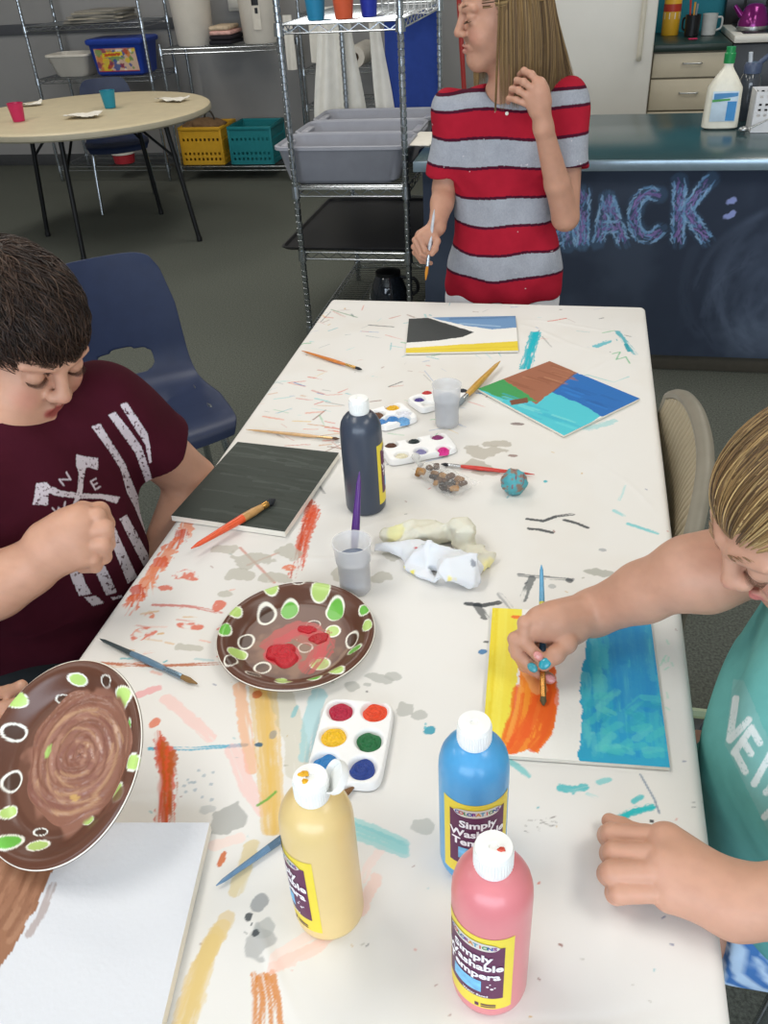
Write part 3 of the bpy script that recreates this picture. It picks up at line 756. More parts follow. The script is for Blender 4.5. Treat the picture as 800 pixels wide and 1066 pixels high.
p.blob((.82, .30), .20, .24, '7484a0', .16, 0, .9, 6, .8); p.blob((.72, .16), .12, .08, '8494ac', .18, 0, .6, 12, .5)
def CB(u, v): q = ony(u, v, 3.31); return (q[0], q[2])
def chalk(px):   # outlined chalk stroke: light blue outside, violet hatching inside
    P = [CB(*q) for q in px]
    p.stroke(P, .058, '5f88b0', .22, dry=.45, rough=.25, freq=260, soft=.008)
    P = spline(P, 4) if len(P) > 2 else np.array(P); P = np.column_stack([P, np.zeros(len(P))]) if P.shape[1] == 2 else P
    L = np.concatenate([[0], np.cumsum(np.linalg.norm(np.diff(P[:, :2], axis=0), axis=1))])
    for k in range(int(L[-1]/.0013)):
        s_ = rs.uniform(0, L[-1]); c = np.array([np.interp(s_, L, P[:, 0]), np.interp(s_, L, P[:, 1])]); i_ = min(np.searchsorted(L, s_), len(P)-1); d = P[i_, :2]-P[max(i_-1, 0), :2] if i_ else P[1, :2]-P[0, :2]; d = d/(np.linalg.norm(d)+1e-9); n_ = np.array([-d[1], d[0]])
        e_ = rs.random() < .60; o_ = n_*(rs.choice((-1, 1))*rs.uniform(.015, .023) if e_ else rs.uniform(-.012, .012)); l_ = rs.uniform(.008, .026); t_ = d*l_+n_*rs.uniform(-.010, .010)
        p.stroke([c+o_-t_*.5, c+o_, c+o_+t_*.5], rs.uniform(.0028, .0048), rs.choice(['86b0d8', '9cc0e0', '6f9cc8'] if e_ else ['8a6cb0', '75609c', 'a084c4', '6f9cc8']), rs.uniform(.55, .9), dry=.2, rough=.4, freq=500, soft=.0015)
chalk([(560, 232), (585, 228), (588, 240), (575, 252), (558, 250)])
chalk([(592, 256), (592, 200)]); chalk([(592, 204), (606, 254)]); chalk([(607, 254), (608, 200)])
chalk([(623, 252), (633, 206)]); chalk([(633, 206), (649, 252)]); chalk([(628, 237), (643, 236)])
chalk([(686, 203), (674, 201), (664, 210), (660, 228), (666, 244), (677, 247), (688, 240)])
chalk([(708, 187), (706, 252)]); chalk([(740, 187), (712, 221)]); chalk([(715, 219), (736, 250)])
for u, v in ((762, 209), (760, 224)): q = CB(u, v); p.blob(q, .020, .012, '9aa6dc', .95, .5, .5, 60, .2)
G = np.stack([gx, np.full_like(gx, 3.31), gz], -1).reshape(-1, 3); n0, n1 = gx.shape
ii = np.arange(n0-1)[:, None]*n1+np.arange(n1-1)[None]; F = np.stack([ii, ii+1, ii+n1+1, ii+n1], -1).reshape(-1, 4)
npmesh('chalkboard', G, F, mat('chalkboard_paint', rough=.75, attr=True, var=0, bump=.05, bscale=300), t, p.c)

# things on the counter
q = onz(441, 146, .831); MB().box((q[0], q[1]+.02, .833), (.11, .26, .004), rotz(-.1), .001).obj('paper_sheet', M['paperwhite'])
tag(bpy.data.objects['paper_sheet'], 'white paper lying on the counter end beside the grey tubs', 'paper')
t = thing('cleaner_bottle', (.517, 3.76, .831), 'white plastic cleaner bottle with a green cap on the counter', 'bottle')
mb = MB(); rings = []
for w, d, z in ((.052, .030, 0), (.066, .038, .006), (.066, .038, .03), (.063, .037, .13), (.062, .036, .145), (.040, .030, .18), (.022, .020, .205), (.0165, .0165, .215), (.0165, .0165, .235)):
    rings.append([(x, y, z) for x, y in [(w*np.sign(math.cos(a))*abs(math.cos(a))**.6, d*np.sign(math.sin(a))*abs(math.sin(a))**.6) for a in np.linspace(0, 2*PI, 40, endpoint=False)]])
mb.loft(rings).obj('bottle_body', mat('cream_bottle_plastic', 'e6e2d2', .3), t)
MB().lathe([(.020, .226), (.0205, .258), (.017, .262), (.0165, .280), (.001, .281)], 24).obj('cap', mat('green_cap', '1f8a4c', .35), t)
l = MB().span((-.045, -.0395, .03), (.048, -.0385, .135), .0004).obj('label', mat('label_pale_blue', 'c5d8e6', .4), t)
MB().span((.012, -.0405, .033), (.045, -.0396, .10), 0).obj('label_panel', mat('label_blue', '3f8cc8', .4), l)
MB().prism([(-.04, .105), (.0, .112), (.045, .118), (.045, .130), (-.04, .128)], -.0405, -.0396, lambda x, y, h: (x, h, y)).obj('label_band', mat('label_sky', '4f8cc0', .4), l)
MB().prism([(-.044, .098), (.02, .104), (.02, .110), (-.044, .107)], -.0408, -.0396, lambda x, y, h: (x, h, y)).obj('label_wave', mat('label_green', '4ea050', .4), l)
t = thing('water_bottle', (.632, 3.93, .831), 'smoky grey water bottle with a flip straw on the counter', 'bottle')
MB().lathe([(.038, 0), (.042, .008), (.042, .12), (.038, .15), (.03, .17), (.028, .175)], 28).obj('bottle_body', mat('smoky_plastic', '3b4048', .12, var=.05, coat=.5), t)
MB().lathe([(.033, .168), (.034, .195), (.028, .205), (.001, .207)], 24).obj('lid', mat('slate_lid', '44506a', .4), t)
MB().tube([(-.012, 0, .2), (-.018, -.004, .24)], .008, 10).obj('straw_spout', mat('pale_straw', 'c5ccd4', .4), t)
MB().tube(spline([(.02, 0, .20), (.05, 0, .225), (.08, 0, .23)], 5), .007, 8, flat=1.4).obj('carry_loop', mat('slate_lid'), t)
t = thing('plastic_basket', (.72, 3.72, .831), 'white perforated plastic basket at the right counter end', 'basket')
w = .20; mb = MB(); x = np.linspace(-w/2, w/2, 19)
for (z0, z1, hole) in ((0, .055, 0), (.055, .064, 1), (.064, .073, 0), (.073, .082, 1), (.082, .091, 0), (.091, .10, 1), (.10, .118, 0), (.118, .128, 1), (.128, .14, 0)):
    for sy in (-1, 1):
        if hole:
            for i in range(0, 18, 2): mb.span((x[i], sy*.06-.002, z0), (x[i+1], sy*.06+.002, z1), 0)
        else: mb.span((-w/2, sy*.06-.002, z0), (w/2, sy*.06+.002, z1), 0)
mb.span((-w/2-.002, -.06, 0), (-w/2+.002, .06, .14), 0).span((w/2-.002, -.06, 0), (w/2+.002, .06, .14), 0).span((-w/2, -.06, 0), (w/2, .06, .004), 0)
mb.obj('basket_body', mat('white_basket_plastic', 'd9d9da', .4), t, smooth=False, weld=False)
t = thing('measuring_spoon', (.60, 3.63, .836), 'small steel spoon leaning on the white basket', 'spoon')
MB().tube([(.0, 0, .012), (.10, .02, .055)], .003, 8).obj('spoon_handle', M['steel'], t)
MB().ell((-.012, 0, .012), (.018, .014, .011)).obj('bowl', M['steel'], t)

# ------------------------------------------------------------------ kitchen behind the counter
t = thing('refrigerator', (.0, 6.1, 0), 'big white refrigerator behind the striped-shirt child', 'refrigerator')
MB().span((-.36, 5.80, .02), (.36, 6.46, 1.72), .01).obj('cabinet_body', M['white'], t, world=True)
d = MB().span((-.36, 5.735, .06), (.362, 5.79, 1.70), .014, 3).obj('door', M['white'], t, world=True)
mb = MB().tube(spline([(.285, 5.735, 1.45), (.285, 5.70, 1.43), (.285, 5.70, 1.2), (.285, 5.70, .88), (.285, 5.735, .85)], 5), .014, 10, flat=.8)
mb.obj('handle', mat('cream_handle', 'cfc9b8', .4), d).location = (0, -6.1, 0)
t = thing('base_cabinet', (.6, 6.15, 0), 'cream kitchen base cabinet with three drawers', 'cabinet')
MB().span((.37, 5.84, .08), (.80, 6.46, .87), .002).span((.39, 5.9, 0), (.79, 6.46, .08), 0).obj('carcass', mat('cream_carcass', '8f8672', .6), t, world=True)
for z0, z1 in ((.735, .862), (.558, .725), (.30, .548)):
    d = MB().span((.375, 5.82, z0), (.785, 5.842, z1), .003).obj('drawer', mat('cream_drawer', 'cdc2aa', .5, var=.04, scale=5), t, world=True)
    zz = (z0+z1)/2+.012; h = MB().tube(spline([(.545, 5.82, zz), (.545, 5.795, zz), (.56, 5.79, zz), (.63, 5.79, zz), (.645, 5.795, zz), (.645, 5.82, zz)], 4), .005, 8).obj('pull', M['steel'], d); h.location = (-.6, -6.15, 0)
MB().span((.36, 5.80, .872), (.80, 6.47, .91), .006).obj('worktop', mat('dark_green_worktop', '26352f', .35, var=.1), t, world=True)
t = thing('stove', (1.2, 6.15, 0), 'white stove with a black top and oven door', 'stove')
MB().span((.81, 5.86, .03), (1.57, 6.46, .90), .008).obj('stove_body', mat('black_enamel', '121315', .3), t, world=True)
MB().span((.805, 5.80, .905), (1.575, 6.47, .945), .008).obj('cooktop', M['white'], t, world=True)
MB().span((.86, 5.86, .944), (1.52, 6.42, .952), .003).obj('cooktop_glass', mat('black_enamel'), t, world=True)
MB().span((.81, 6.42, .94), (1.57, 6.49, 1.15), .008).obj('control_panel', mat('black_enamel'), t, world=True)
t = thing('kettle', (.925, 6.02, .953), 'shiny purple kettle on the stove', 'kettle')
MB().lathe([(.075, 0), (.085, .01), (.085, .04), (.06, .11), (.04, .13), (.001, .135)], 30).obj('kettle_body', mat('purple_enamel', '7b1f6b', .15, .4), t)
MB().lathe([(.087, .0), (.089, .012), (.086, .02)], 30, caps=False).obj('base_ring', M['steel'], t)
MB().tube(spline([(-.06, 0, .11), (-.05, 0, .19), (.05, 0, .19), (.06, 0, .11)]), .007, 8).obj('kettle_handle', M['black'], t)
MB().tube([(-.07, 0, .07), (-.115, 0, .125)], [.018, .011], 10).obj('spout', mat('purple_enamel'), t)
t = thing('wipes_canister', (.485, 6.30, .911), 'yellow cleaning wipes canister on the far worktop', 'canister')
MB().lathe([(.050, 0), (.052, .004), (.052, .19), (.046, .20)], 28).obj('canister_body', mat('yellow_canister', 'd6a52c', .4), t)
MB().lathe([(.0526, .13), (.0526, .17)], 28, caps=False).obj('label_band', mat('red_band', 'b33a28', .4), t)
MB().lathe([(.0526, .09), (.0526, .125)], 10, caps=False).obj('label_panel', M['paperwhite'], t)
MB().lathe([(.052, .195), (.052, .215), (.03, .23), (.001, .23)], 28).obj('lid', M['white'], t)
def mug(loc, col, label, tools=False):
    t = thing('utensil_cup' if tools else 'mug', loc, label, 'cup', None, 2.4 if tools else 0)
    MB().lathe([(.038, 0), (.042, .004), (.045, .115), (.041, .115), (.038, .008), (.001, .006)], 26).obj('cup_body', mat('cup_'+col, col, .3), t)
    MB().tube(spline([(.043, 0, .095), (.07, 0, .09), (.07, 0, .04), (.042, 0, .025)]), .006, 8).obj('cup_handle', mat('cup_'+col), t)
    return t
m1 = mug((.605, 6.20, .911), '1a1a1c', 'black mug holding kitchen tools on the far worktop', True)
for a, c, h in ((-.02, 'c23a30', .2), (.012, '8a8f96', .17), (.0, 'd8a040', .18)):
    tag(MB().tube([(.605+a*.6, 6.2, .92), (.605+a*1.5, 6.2+a, .911+h)], [.004, .006], 8).obj('kitchen_tool', mat('tool_'+c, c, .4)), {'c23a30': 'red kitchen tool standing in the black mug', '8a8f96': 'grey kitchen tool standing in the black mug', 'd8a040': 'tan kitchen tool standing in the black mug'}[c], 'utensil')
mug((.705, 6.22, .911), 'b9bbb8', 'pale grey mug on the far worktop beside the stove')
MB().box((.60, 6.02, .9145), (.05, .03, .006), rotz(.1), .002).obj('sponge', mat('pink_sponge', 'c8285a', .8)); tag(bpy.data.objects['sponge'], 'small pink sponge at the worktop front edge', 'sponge')

# ------------------------------------------------------------------ ribbed folding chair on the right and the tray on the floor
def folding_chair(loc, label):
    """seen from its front: local -x faces the table"""
    t = thing('folding_chair', loc, label, 'chair'); pl = mat('beige_chair_plastic', 'a3967c', .55, var=.05, scale=40); fr = mat('beige_chair_frame', '847e70', .5, .1, var=.05)
    nu, nv = 417, 26
    def pt(u, v, e=0):    # u -1..1 along y, v 0 top .. 1 bottom
        edge = 1-.10*abs(u)**4; y = .235*u*(1-.12*v); x = .0+.030*(1-u*u)-.05*v-.03*v*v; z = .80-.05*abs(u)**3.5-.30*v*edge
        return (x+e, y, z)
    G = np.array([[pt(-1+2*i/(nu-1), j/(nv-1), .017*(.55-abs(math.sin(PI*i/(nu-1)*26)))*float(sm(0, .16, np.array(j/(nv-1))))*(1-abs(-1+2*i/(nu-1))**12)) for j in range(nv)] for i in range(nu)])
    B = G[::-1]+np.array([.007, 0, 0])
    mb = MB().grid(np.vstack([G, B]), closed_u=True); mb.obj('backrest', pl, t, ang=70)
    rim = [pt(-1, .9-j*.9/12) for j in range(12)]+[pt(-1+2*i/40, 0) for i in range(41)]+[pt(1, .9*j/12) for j in range(1, 13)]
    MB().tube(np.array(rim)+np.array([.010, 0, .0]), .0115, 10, flat=1.25).obj('back_frame', fr, t)
    mb = MB(); mb.loft([[(x*s-.22, y*s, z) for x, y in rrect(.40, .42, .07)] for s, z in ((.97, .425), (1, .43), (1, .445), (.97, .452), (.6, .448))]).obj('seat', pl, t)
    for s in (-1, 1):
        MB().tube(spline([(.02, s*.225, .62), (-.03, s*.225, .42), (-.38, s*.225, .01)], 6), .0115, 10).obj('leg', fr, t)
        MB().tube(spline([(-.34, s*.205, .43), (-.18, s*.205, .36), (.10, s*.205, .01)], 6), .0115, 10).obj('leg', fr, t)
    return t
fc = folding_chair((.194, 1.325, 0), 'beige ribbed folding chair pushed in at the right table side')
t = thing('floor_tray', (.42, 1.33, 0), 'pale green rimmed tray on the floor beside the girl', 'tray')
MB().loft([[(x*s, y*s, z) for x, y in rrect(.32, .17, .012)] for s, z in ((.97, 0), (1, .01), (1.02, .06), (.90, .062), (.88, .045))]).obj('tray_body', mat('pale_green_plastic', 'a9b898', .5), t)
MB().span((-.13, -.066, .046), (.13, .066, .05), .001).obj('tray_liner', mat('dark_print', '3a3c3e', .6, var=.4, scale=25), t)
# ------------------------------------------------------------------ the painting table under its paper
TX0, TX1, TY0, TY1 = -.598, .166, .20, 2.052
t = thing('folding_table', ((TX0+TX1)/2, (TY0+TY1)/2, 0), 'long folding table under the paint-splashed paper', 'table')
MB().span((TX0+.004, TY0+.01, .700), (TX1-.004, TY1-.006, .7395), .008).obj('tabletop', mat('grey_table_plastic', 'b9b6ae', .6), t, world=True)
for y in (TY0+.3, TY1-.30):
    for x in (TX0+.10, TX1-.10): MB().tube([(x, y, .70), (x, y, .01)], .014, 10).obj('leg', mat('grey_table_leg', '6d6e70', .5, .3), t, world=True)
    MB().tube([(TX0+.10, y, .12), (TX1-.10, y, .12)], .011, 8).tube([(TX0+.10, y, .68), (TX1-.10, y, .68)], .011, 8).obj('cross_bar', mat('grey_table_leg'), t, world=True)
def T(u, v, z=TZ): return onz(u, v, z)[:2]
ys = [TY0-.05]
while ys[-1] < TY1+.055: ys.append(ys[-1]+.0011+.0007*max(0, ys[-1]-.4))
xs = np.arange(TX0-.014, TX1+.058, .0014); gx, gy = np.meshgrid(xs, np.array(ys)); s_, t_ = gx.ravel(), gy.ravel()
p = Paint(s_, t_, 'e4e1dc')
def px(w, u, v): a, b = T(u-.5, v), T(u+.5, v); return w*np.linalg.norm(a-b)
def ST(pts, w, col, a=1, dry=.0, **k):
    u, v = pts[len(pts)//2]; p.stroke([T(*q) for q in pts], px(w, u, v), col, a, dry, **k)
def BL(u, v, rx, ry, col, a=1, rot=0, **k):
    q = T(u, v); p.blob(q, px(rx, u, v), px(ry, u, v)*1.35, col, a, rot, **k)
R_ = random.Random(11)
p.mix(np.arange(len(p.x)), .10*sm(.45, .8, fbm(p.x*9, p.y*9, 5)), 'c8b89c')
OR, TE, BK, GY, TA, PK, GR = 'd4532a', '2fa9b6', '363b3f', 'b5b1a6', 'dcb25c', 'eab3a4', '58b27a'
# random brush marks left by many lessons, densest at the far left
for k in range(170):
    u = R_.uniform(255, 470); v = R_.uniform(318, 480)
    if R_.random() < .28: u = R_.uniform(300, 665); v = R_.uniform(318, 420)
    L = R_.uniform(3, 20); a = R_.gauss(.12, .5); c = R_.choice([TE, GR, OR, '7a8a8e', '9ccfd0', 'e0bd6a', BK, '8a5a4a', 'c98a7a', '5a86c0', GR, TE])
    ST([(u, v), (u+L*math.cos(a)*.5, v+L*math.sin(a)*.35), (u+L*math.cos(a), v+L*math.sin(a)*.7)], R_.uniform(.7, 2.3), c, R_.uniform(.3, .8), R_.uniform(.3, .58), rough=.6)
for k in range(150):
    u = R_.uniform(130, 735); v = R_.uniform(320, 1060); ST([(u, v), (u+R_.uniform(-3, 3), v+R_.uniform(-2, 2))], R_.uniform(.8, 2.2), R_.choice([TE, BK, OR, GY, '4a5a8a', 'c9a24a', '8a4a3a']), R_.uniform(.4, .9), rough=.5)
# far end
for du in (0, 3, -3, 1): ST([(558+du, 346), (553+du, 362), (548+du*1.4, 383)], 6, '1fb0bf', .85, .45, rough=.5)
ST([(643, 345), (652, 356), (662, 368)], 6, TE, .85, .42, rough=.5); ST([(621, 360), (634, 355)], 7, '35b5c4', .8, .4, rough=.6); ST([(652, 358), (655, 365)], 4, '1d9aa8', .9, .3)
ST([(638, 368), (646, 366), (642, 374), (652, 371), (656, 378)], 1.6, GR, .8, .3); ST([(628, 346), (640, 344)], 2, GR, .6, .3)
ST([(590, 395), (612, 390), (640, 398), (655, 392)], 2, '58c0c4', .5, .4); ST([(588, 442), (612, 446), (640, 438)], 9, '6cc8cc', .5, .45, rough=.5)
ST([(475, 336), (520, 333)], 3, '8ab4d6', .5, .4); ST([(384, 338), (410, 340)], 2, BK, .7, .4); ST([(345, 322), (372, 330)], 1.5, '5a8a5a', .7)
for u, v, rx, ry in ((505, 470, 20, 9), (498, 484, 12, 7), (520, 462, 14, 5), (505, 492, 14, 4)): BL(u, v, rx, ry, 'b3ab9d', .75, rough=.8)
BL(540, 441, 7, 2.4, '75605c', .8); BL(534, 474, 5, 2, '8a6a62', .8); BL(568, 501, 2, 1.5, TE, .9)
for q in (((549, 540), (566, 542), (580, 537), (597, 535)), ((588, 541), (600, 544), (612, 549)), ((551, 550), (562, 551), (575, 554))): ST(q, 4.2, BK, .9, .2, rough=.4)
ST([(640, 531), (650, 536)], 5, '6accd0', .6, .45); ST([(655, 545), (668, 549), (684, 555)], 5, '52c2c8', .75, .4, rough=.5); ST([(645, 520), (652, 505)], 3, '8ad4d6', .5, .45)
BL(628, 572, 4, 2, '8a8f96', .6); BL(575, 610, 4, 3, 'a8aaa8', .7)
ST([(541, 598), (560, 600), (596, 603)], 5, '5a5f62', .8, .42, rough=.4); ST([(554, 601), (549, 612), (545, 624)], 8, '5a6062', .8, .42); BL(593, 604, 4, 3, '4a4e52', .8)
ST([(486, 628), (503, 630), (520, 627)], 6, BK, .9, .3); ST([(497, 630), (505, 642)], 9, BK, .75, .42); ST([(520, 618), (532, 632)], 6, '7c8084', .6, .45); ST([(579, 628), (596, 626)], 6, '3e4448', .9, .3)
BL(621, 595, 14, 6, 'aaa99f', .8, rough=.7)
BL(503, 678, 6, 3.5, '3a78a8', .9, .5); BL(506, 668, 3, 1.5, BK, .8)
# left side oranges, greys
for k in range(5): ST([(331+k*2-8, 520+k*3), (320+k*2-8, 560), (312+k*3-10, 604-k*4)], R_.uniform(4, 8), R_.choice(['cf4420', 'd8582e', 'b8401f']), .75, .6, rough=.8)
for k in range(9): a = k/8; ST([(196-57*a+R_.uniform(-3, 3), 545+78*a), (188-57*a+R_.uniform(-2, 8), 558+78*a)], 15, R_.choice(['d8542c', 'c9401f', 'e06a3a', 'e58a60']), .8, .58, rough=.8)
for u, v, rx, ry in ((146, 660, 11, 8), (194, 598, 14, 5), (198, 651, 11, 3), (172, 612, 9, 3), (228, 630, 5, 5), (158, 640, 8, 4), (300, 590, 8, 3)): BL(u, v, rx, ry, R_.choice(['e0703c', 'd8582e']), .8, rough=.9, hole=.42)
ST([(159, 629), (195, 630), (230, 637)], 4, 'c84a34', .7, .48, rough=.6); ST([(105, 690), (160, 693), (232, 690)], 4, 'b8602c', .85, .4, rough=.5); ST([(250, 570), (270, 590), (286, 606)], 3, 'c86a50', .6, .4); ST([(258, 588), (290, 575)], 3, 'd07a5a', .5, .4)
for u, v, rx, ry in ((262, 582, 22, 10), (285, 600, 15, 7), (248, 598, 16, 6), (235, 572, 12, 6), (300, 575, 12, 9), (322, 612, 14, 8), (196, 674, 14, 4), (352, 596, 10, 8), (398, 600, 14, 8), (408, 580, 10, 6), (236, 618, 9, 4)): BL(u, v, rx, ry, 'b8b4a6', .7, rough=.8)
ST([(300, 480), (330, 500), (338, 512)], 5, BK, .7, .48); ST([(282, 478), (300, 466)], 3, TE, .5, .4)
for k in range(26): u = R_.uniform(110, 250); v = R_.uniform(575, 705); ST([(u, v), (u+R_.uniform(4, 22), v+R_.uniform(-3, 3))], R_.uniform(1.5, 4), R_.choice([OR, 'e58a60', 'd4a04a', 'e9a890', TE]), R_.uniform(.3, .75), .45, rough=.6)
for k in range(34): u = R_.uniform(250, 355); v = R_.uniform(395, 475); ST([(u, v), (u+R_.uniform(6, 26), v+R_.uniform(-3, 4))], R_.uniform(1, 3), R_.choice([OR, 'c88a4a', '9ccfd0', 'e0703c', 'c84a34']), R_.uniform(.4, .85), .4, rough=.5)
# below the near plate
ST([(144, 723), (155, 719), (165, 716)], 9, 'e89a9c', .7, .2, rough=.4); ST([(173, 727), (192, 742), (219, 767)], 13, 'efc0b8', .6, .35)
ST([(156, 779), (200, 779), (256, 775)], 4.5, '3aa6c4', .85, .35, rough=.5)
for k in range(5): ST([(164+k*4, 764+k*5), (168+k*3, 810), (165+k*4, 862)], 9, R_.choice(['c9481c', 'b5581e', 'd8522a']), .85, .58, rough=.6)
BL(160, 752, 6, 5, 'd8683a', .8, rough=.9)
ST([(249, 714), (254, 750), (262, 800)], 13, 'e8a060', .6, .30); ST([(243, 780), (256, 815), (274, 842)], 17, 'f0b8b0', .5, .25)
for k in range(4): ST([(266+k*5, 714), (274+k*4, 790), (280+k*3, 862)], 15, R_.choice(['d9aa4a', 'e0b860', 'dcb870']), .6, .32, rough=.2, freq=260)
ST([(290, 720), (306, 760), (312, 800)], 26, 'b9b294', .40, .15); ST([(332, 722), (324, 748), (320, 786)], 17, '7cc4cf', .55, .35)
BL(285, 764, 5, 5, '8f9090', .7, rough=.7); BL(270, 775, 4, 2, '1f5a78', .9); BL(268, 722, 5, 4, 'c05a28', .8); BL(307, 740, 3, 7, '5ab8c4', .6)
ST([(268, 838), (278, 832), (287, 824)], 3, '6aa84a', .9, .2); ST([(262, 880), (254, 905), (246, 926)], 16, 'd6bf7a', .6, .3)
for k in range(4): ST([(236-k*6, 957+k*8), (205+k*2, 1010), (186+k*4, 1070)], 19, R_.choice(['dcc07e', 'd6b66c']), .55, .32, freq=200)
BL(238, 853, 17, 13, 'a9a9a5', .8, rough=.7); BL(218, 842, 12, 6, 'b9bcbc', .6, rough=.9)
for k in range(14): BL(R_.uniform(190, 225), R_.uniform(798, 835), 2, 1.5, 'a8b4bc', .7)
BL(270, 939, 9, 8, '9a9c9e', .85, rough=.4); BL(268, 983, 17, 14, 'b0b0ae', .8, rough=.7); BL(276, 965, 10, 10, 'aeb0ae', .7, rough=.6); BL(259, 954, 5, 4, '3c4248', .9); BL(266, 971, 4, 3, '3c4248', .9); BL(262, 962, 1.5, 1.5, BK, .9)
for k in range(5): ST([(264+k*5, 1010+R_.uniform(0, 14)), (266+k*6, 1040), (264+k*7, 1070)], 6, 'd0802c', .85, .45, rough=.5)
BL(231, 894, 3, 6, 'cc6a30', .9); ST([(222, 880), (250, 872)], 12, 'f2d0c4', .5, .2); ST([(290, 1000), (310, 985), (330, 975)], 20, 'f3d2c6', .5, .2)
ST([(392, 914), (374, 950), (330, 985), (285, 1008)], 14, 'efc4b6', .55, .25, rough=.4); ST([(400, 880), (384, 900), (378, 915)], 10, 'f2d4cc', .5, .2)
for k in range(4): ST([(360, 851+k*5), (390, 862+k*5), (422, 877+k*4)], 9, R_.choice(['86c6c8', '9ad0cf']), .75, .3, freq=200)
BL(438, 858, 11, 7, 'b4b6b0', .7, rough=.8)
for u, v, rx, ry in ((398, 706, 16, 5), (410, 704, 9, 4), (367, 715, 10, 6), (422, 737, 9, 7), (436, 744, 8, 5), (382, 712, 4, 2)): BL(u, v, rx, ry, 'b2b2ac', .75, rough=.7)
BL(449, 760, 5, 4, '2a9ab0', .9, rough=.9); BL(443, 757, 2, 2, '4ab0c0', .8)
# right side
ST([(530, 792), (541, 799), (550, 807)], 7, '62c2c4', .75, .35); ST([(584, 820), (596, 822), (608, 819)], 9, '34b8be', .85, .35, rough=.5); ST([(624, 814), (634, 811)], 7, '62c8ca', .7, .4); ST([(612, 826), (622, 830)], 4, '8ad4d4', .5, .4)
for k in range(3): ST([(640+k*2, 853-k), (660, 846-k*2), (680, 840-k)], 6, '2fb8be', .85, .32, rough=.5)
ST([(660, 834), (668, 829)], 6, '3abcc2', .85, .25); ST([(667, 806), (682, 832), (687, 846)], 2.2, '6a7f98', .8, .3); BL(679, 854, 2, 1.5, '2a3038', .9); ST([(721, 835), (723, 835)], 1, BK, .8); ST([(721, 840), (724, 840)], 1, BK, .8)
for k in range(16): u = R_.uniform(545, 582); v = R_.uniform(850, 872); ST([(u, v), (u+R_.uniform(2, 6), v+R_.uniform(-2, 2))], 1, '6a5f58', .7, .3)
for k in range(10): u = R_.uniform(686, 700); v = R_.uniform(655, 740); ST([(u, v), (u+R_.uniform(-5, 5), v+R_.uniform(2, 6))], 2, '9adcc0', .45, .3)
def drop(d, r=.010):
    a = np.clip(d/r, 0, PI/2); return r*np.sin(a), -(r*(1-np.cos(a)))-np.maximum(d-r*PI/2, 0)
X = np.clip(s_, TX0, TX1); Y = np.clip(t_, TY0, TY1); Z = np.full(len(s_), TZ)
for d, ax, sg in ((s_-TX1, 0, 1), (TX0-s_, 0, -1), (t_-TY1, 1, 1), (TY0-t_, 1, -1)):
    o, dz = drop(np.maximum(d, 0)); Z += dz
    fl = np.maximum(d, 0)*.22
    if ax == 0: X = X+sg*(o+fl)
    else: Y = Y+sg*(o+fl*.5)
inside = sm(.0, .03, np.minimum(np.minimum(s_-TX0, TX1-s_), TY1-t_))
Z += .0022*(fbm(s_*6, t_*6, 21, 3)-.62)*inside-.0004
for k in range(22):     # soft fold lines of the paper
    a_ = R_.uniform(0, 3.14); cx_, cy_ = R_.uniform(TX0, TX1), R_.uniform(TY0, TY1); L_ = R_.uniform(.06, .22)
    u_ = (s_-cx_)*math.cos(a_)+(t_-cy_)*math.sin(a_); v_ = -(s_-cx_)*math.sin(a_)+(t_-cy_)*math.cos(a_)+.01*np.sin(u_*20)
    Z += R_.choice((-.0006, .0013))*np.exp(-(v_/.006)**2)*np.clip(1-np.abs(u_)/L_, 0, 1)*inside
n0, n1 = gx.shape; ii = np.arange(n0-1)[:, None]*n1+np.arange(n1-1)[None]; F = np.stack([ii, ii+1, ii+n1+1, ii+n1], -1).reshape(-1, 4)
o = npmesh('paper_cover', np.stack([X, Y, Z], -1), F, mat('painted_paper', rough=.85, attr=True, var=0, spec=.2), None, p.c)
tag(o, 'white paper sheet spattered with old paint covering the long table', 'table cover')

# ------------------------------------------------------------------ canvases
def canvas(quad, th, label, paint, base='eeece6', res=.0014, cat='painting', z0=TZ+.0012, rough=.6):
    Q = [np.array(q, float)[:2] for q in quad]      # tl tr br bl
    w = np.linalg.norm(Q[1]-Q[0]); h = np.linalg.norm(Q[3]-Q[0]); nu, nv = int(w/res), int(h/res)
    u, v = np.meshgrid(np.linspace(0, 1, nu), np.linspace(0, 1, nv)); u = u.ravel()[:, None]; v = v.ravel()[:, None]
    P = (Q[0]*(1-u)+Q[1]*u)*(1-v)+(Q[3]*(1-u)+Q[2]*u)*v
    c = sum(Q)/4; t = thing('canvas_panel', (*c, z0), label, cat)
    pt = Paint(P[:, 0], P[:, 1], base); paint(pt)
    Z = z0+th+.0003*fbm(P[:, 0]*500, P[:, 1]*500, 2)
    ii = np.arange(nv-1)[:, None]*nu+np.arange(nu-1)[None]; F = np.stack([ii, ii+nu, ii+nu+1, ii+1], -1).reshape(-1, 4)
    npmesh('painted_face', np.column_stack([P, Z]), F, mat('artist_paint_%d' % int(rough*100), rough=rough, attr=True, var=0, bump=.15, bscale=500, dist=.0005), t, pt.c)
    MB().prism([tuple(q-c) for q in Q], 0, th-.0001).obj('board', M['paperwhite'], t, smooth=False)
    return t
Tt = lambda u, v: tuple(onz(u, v, TZ+.005)[:2])
PX = lambda L: [Tt(*q) for q in L]
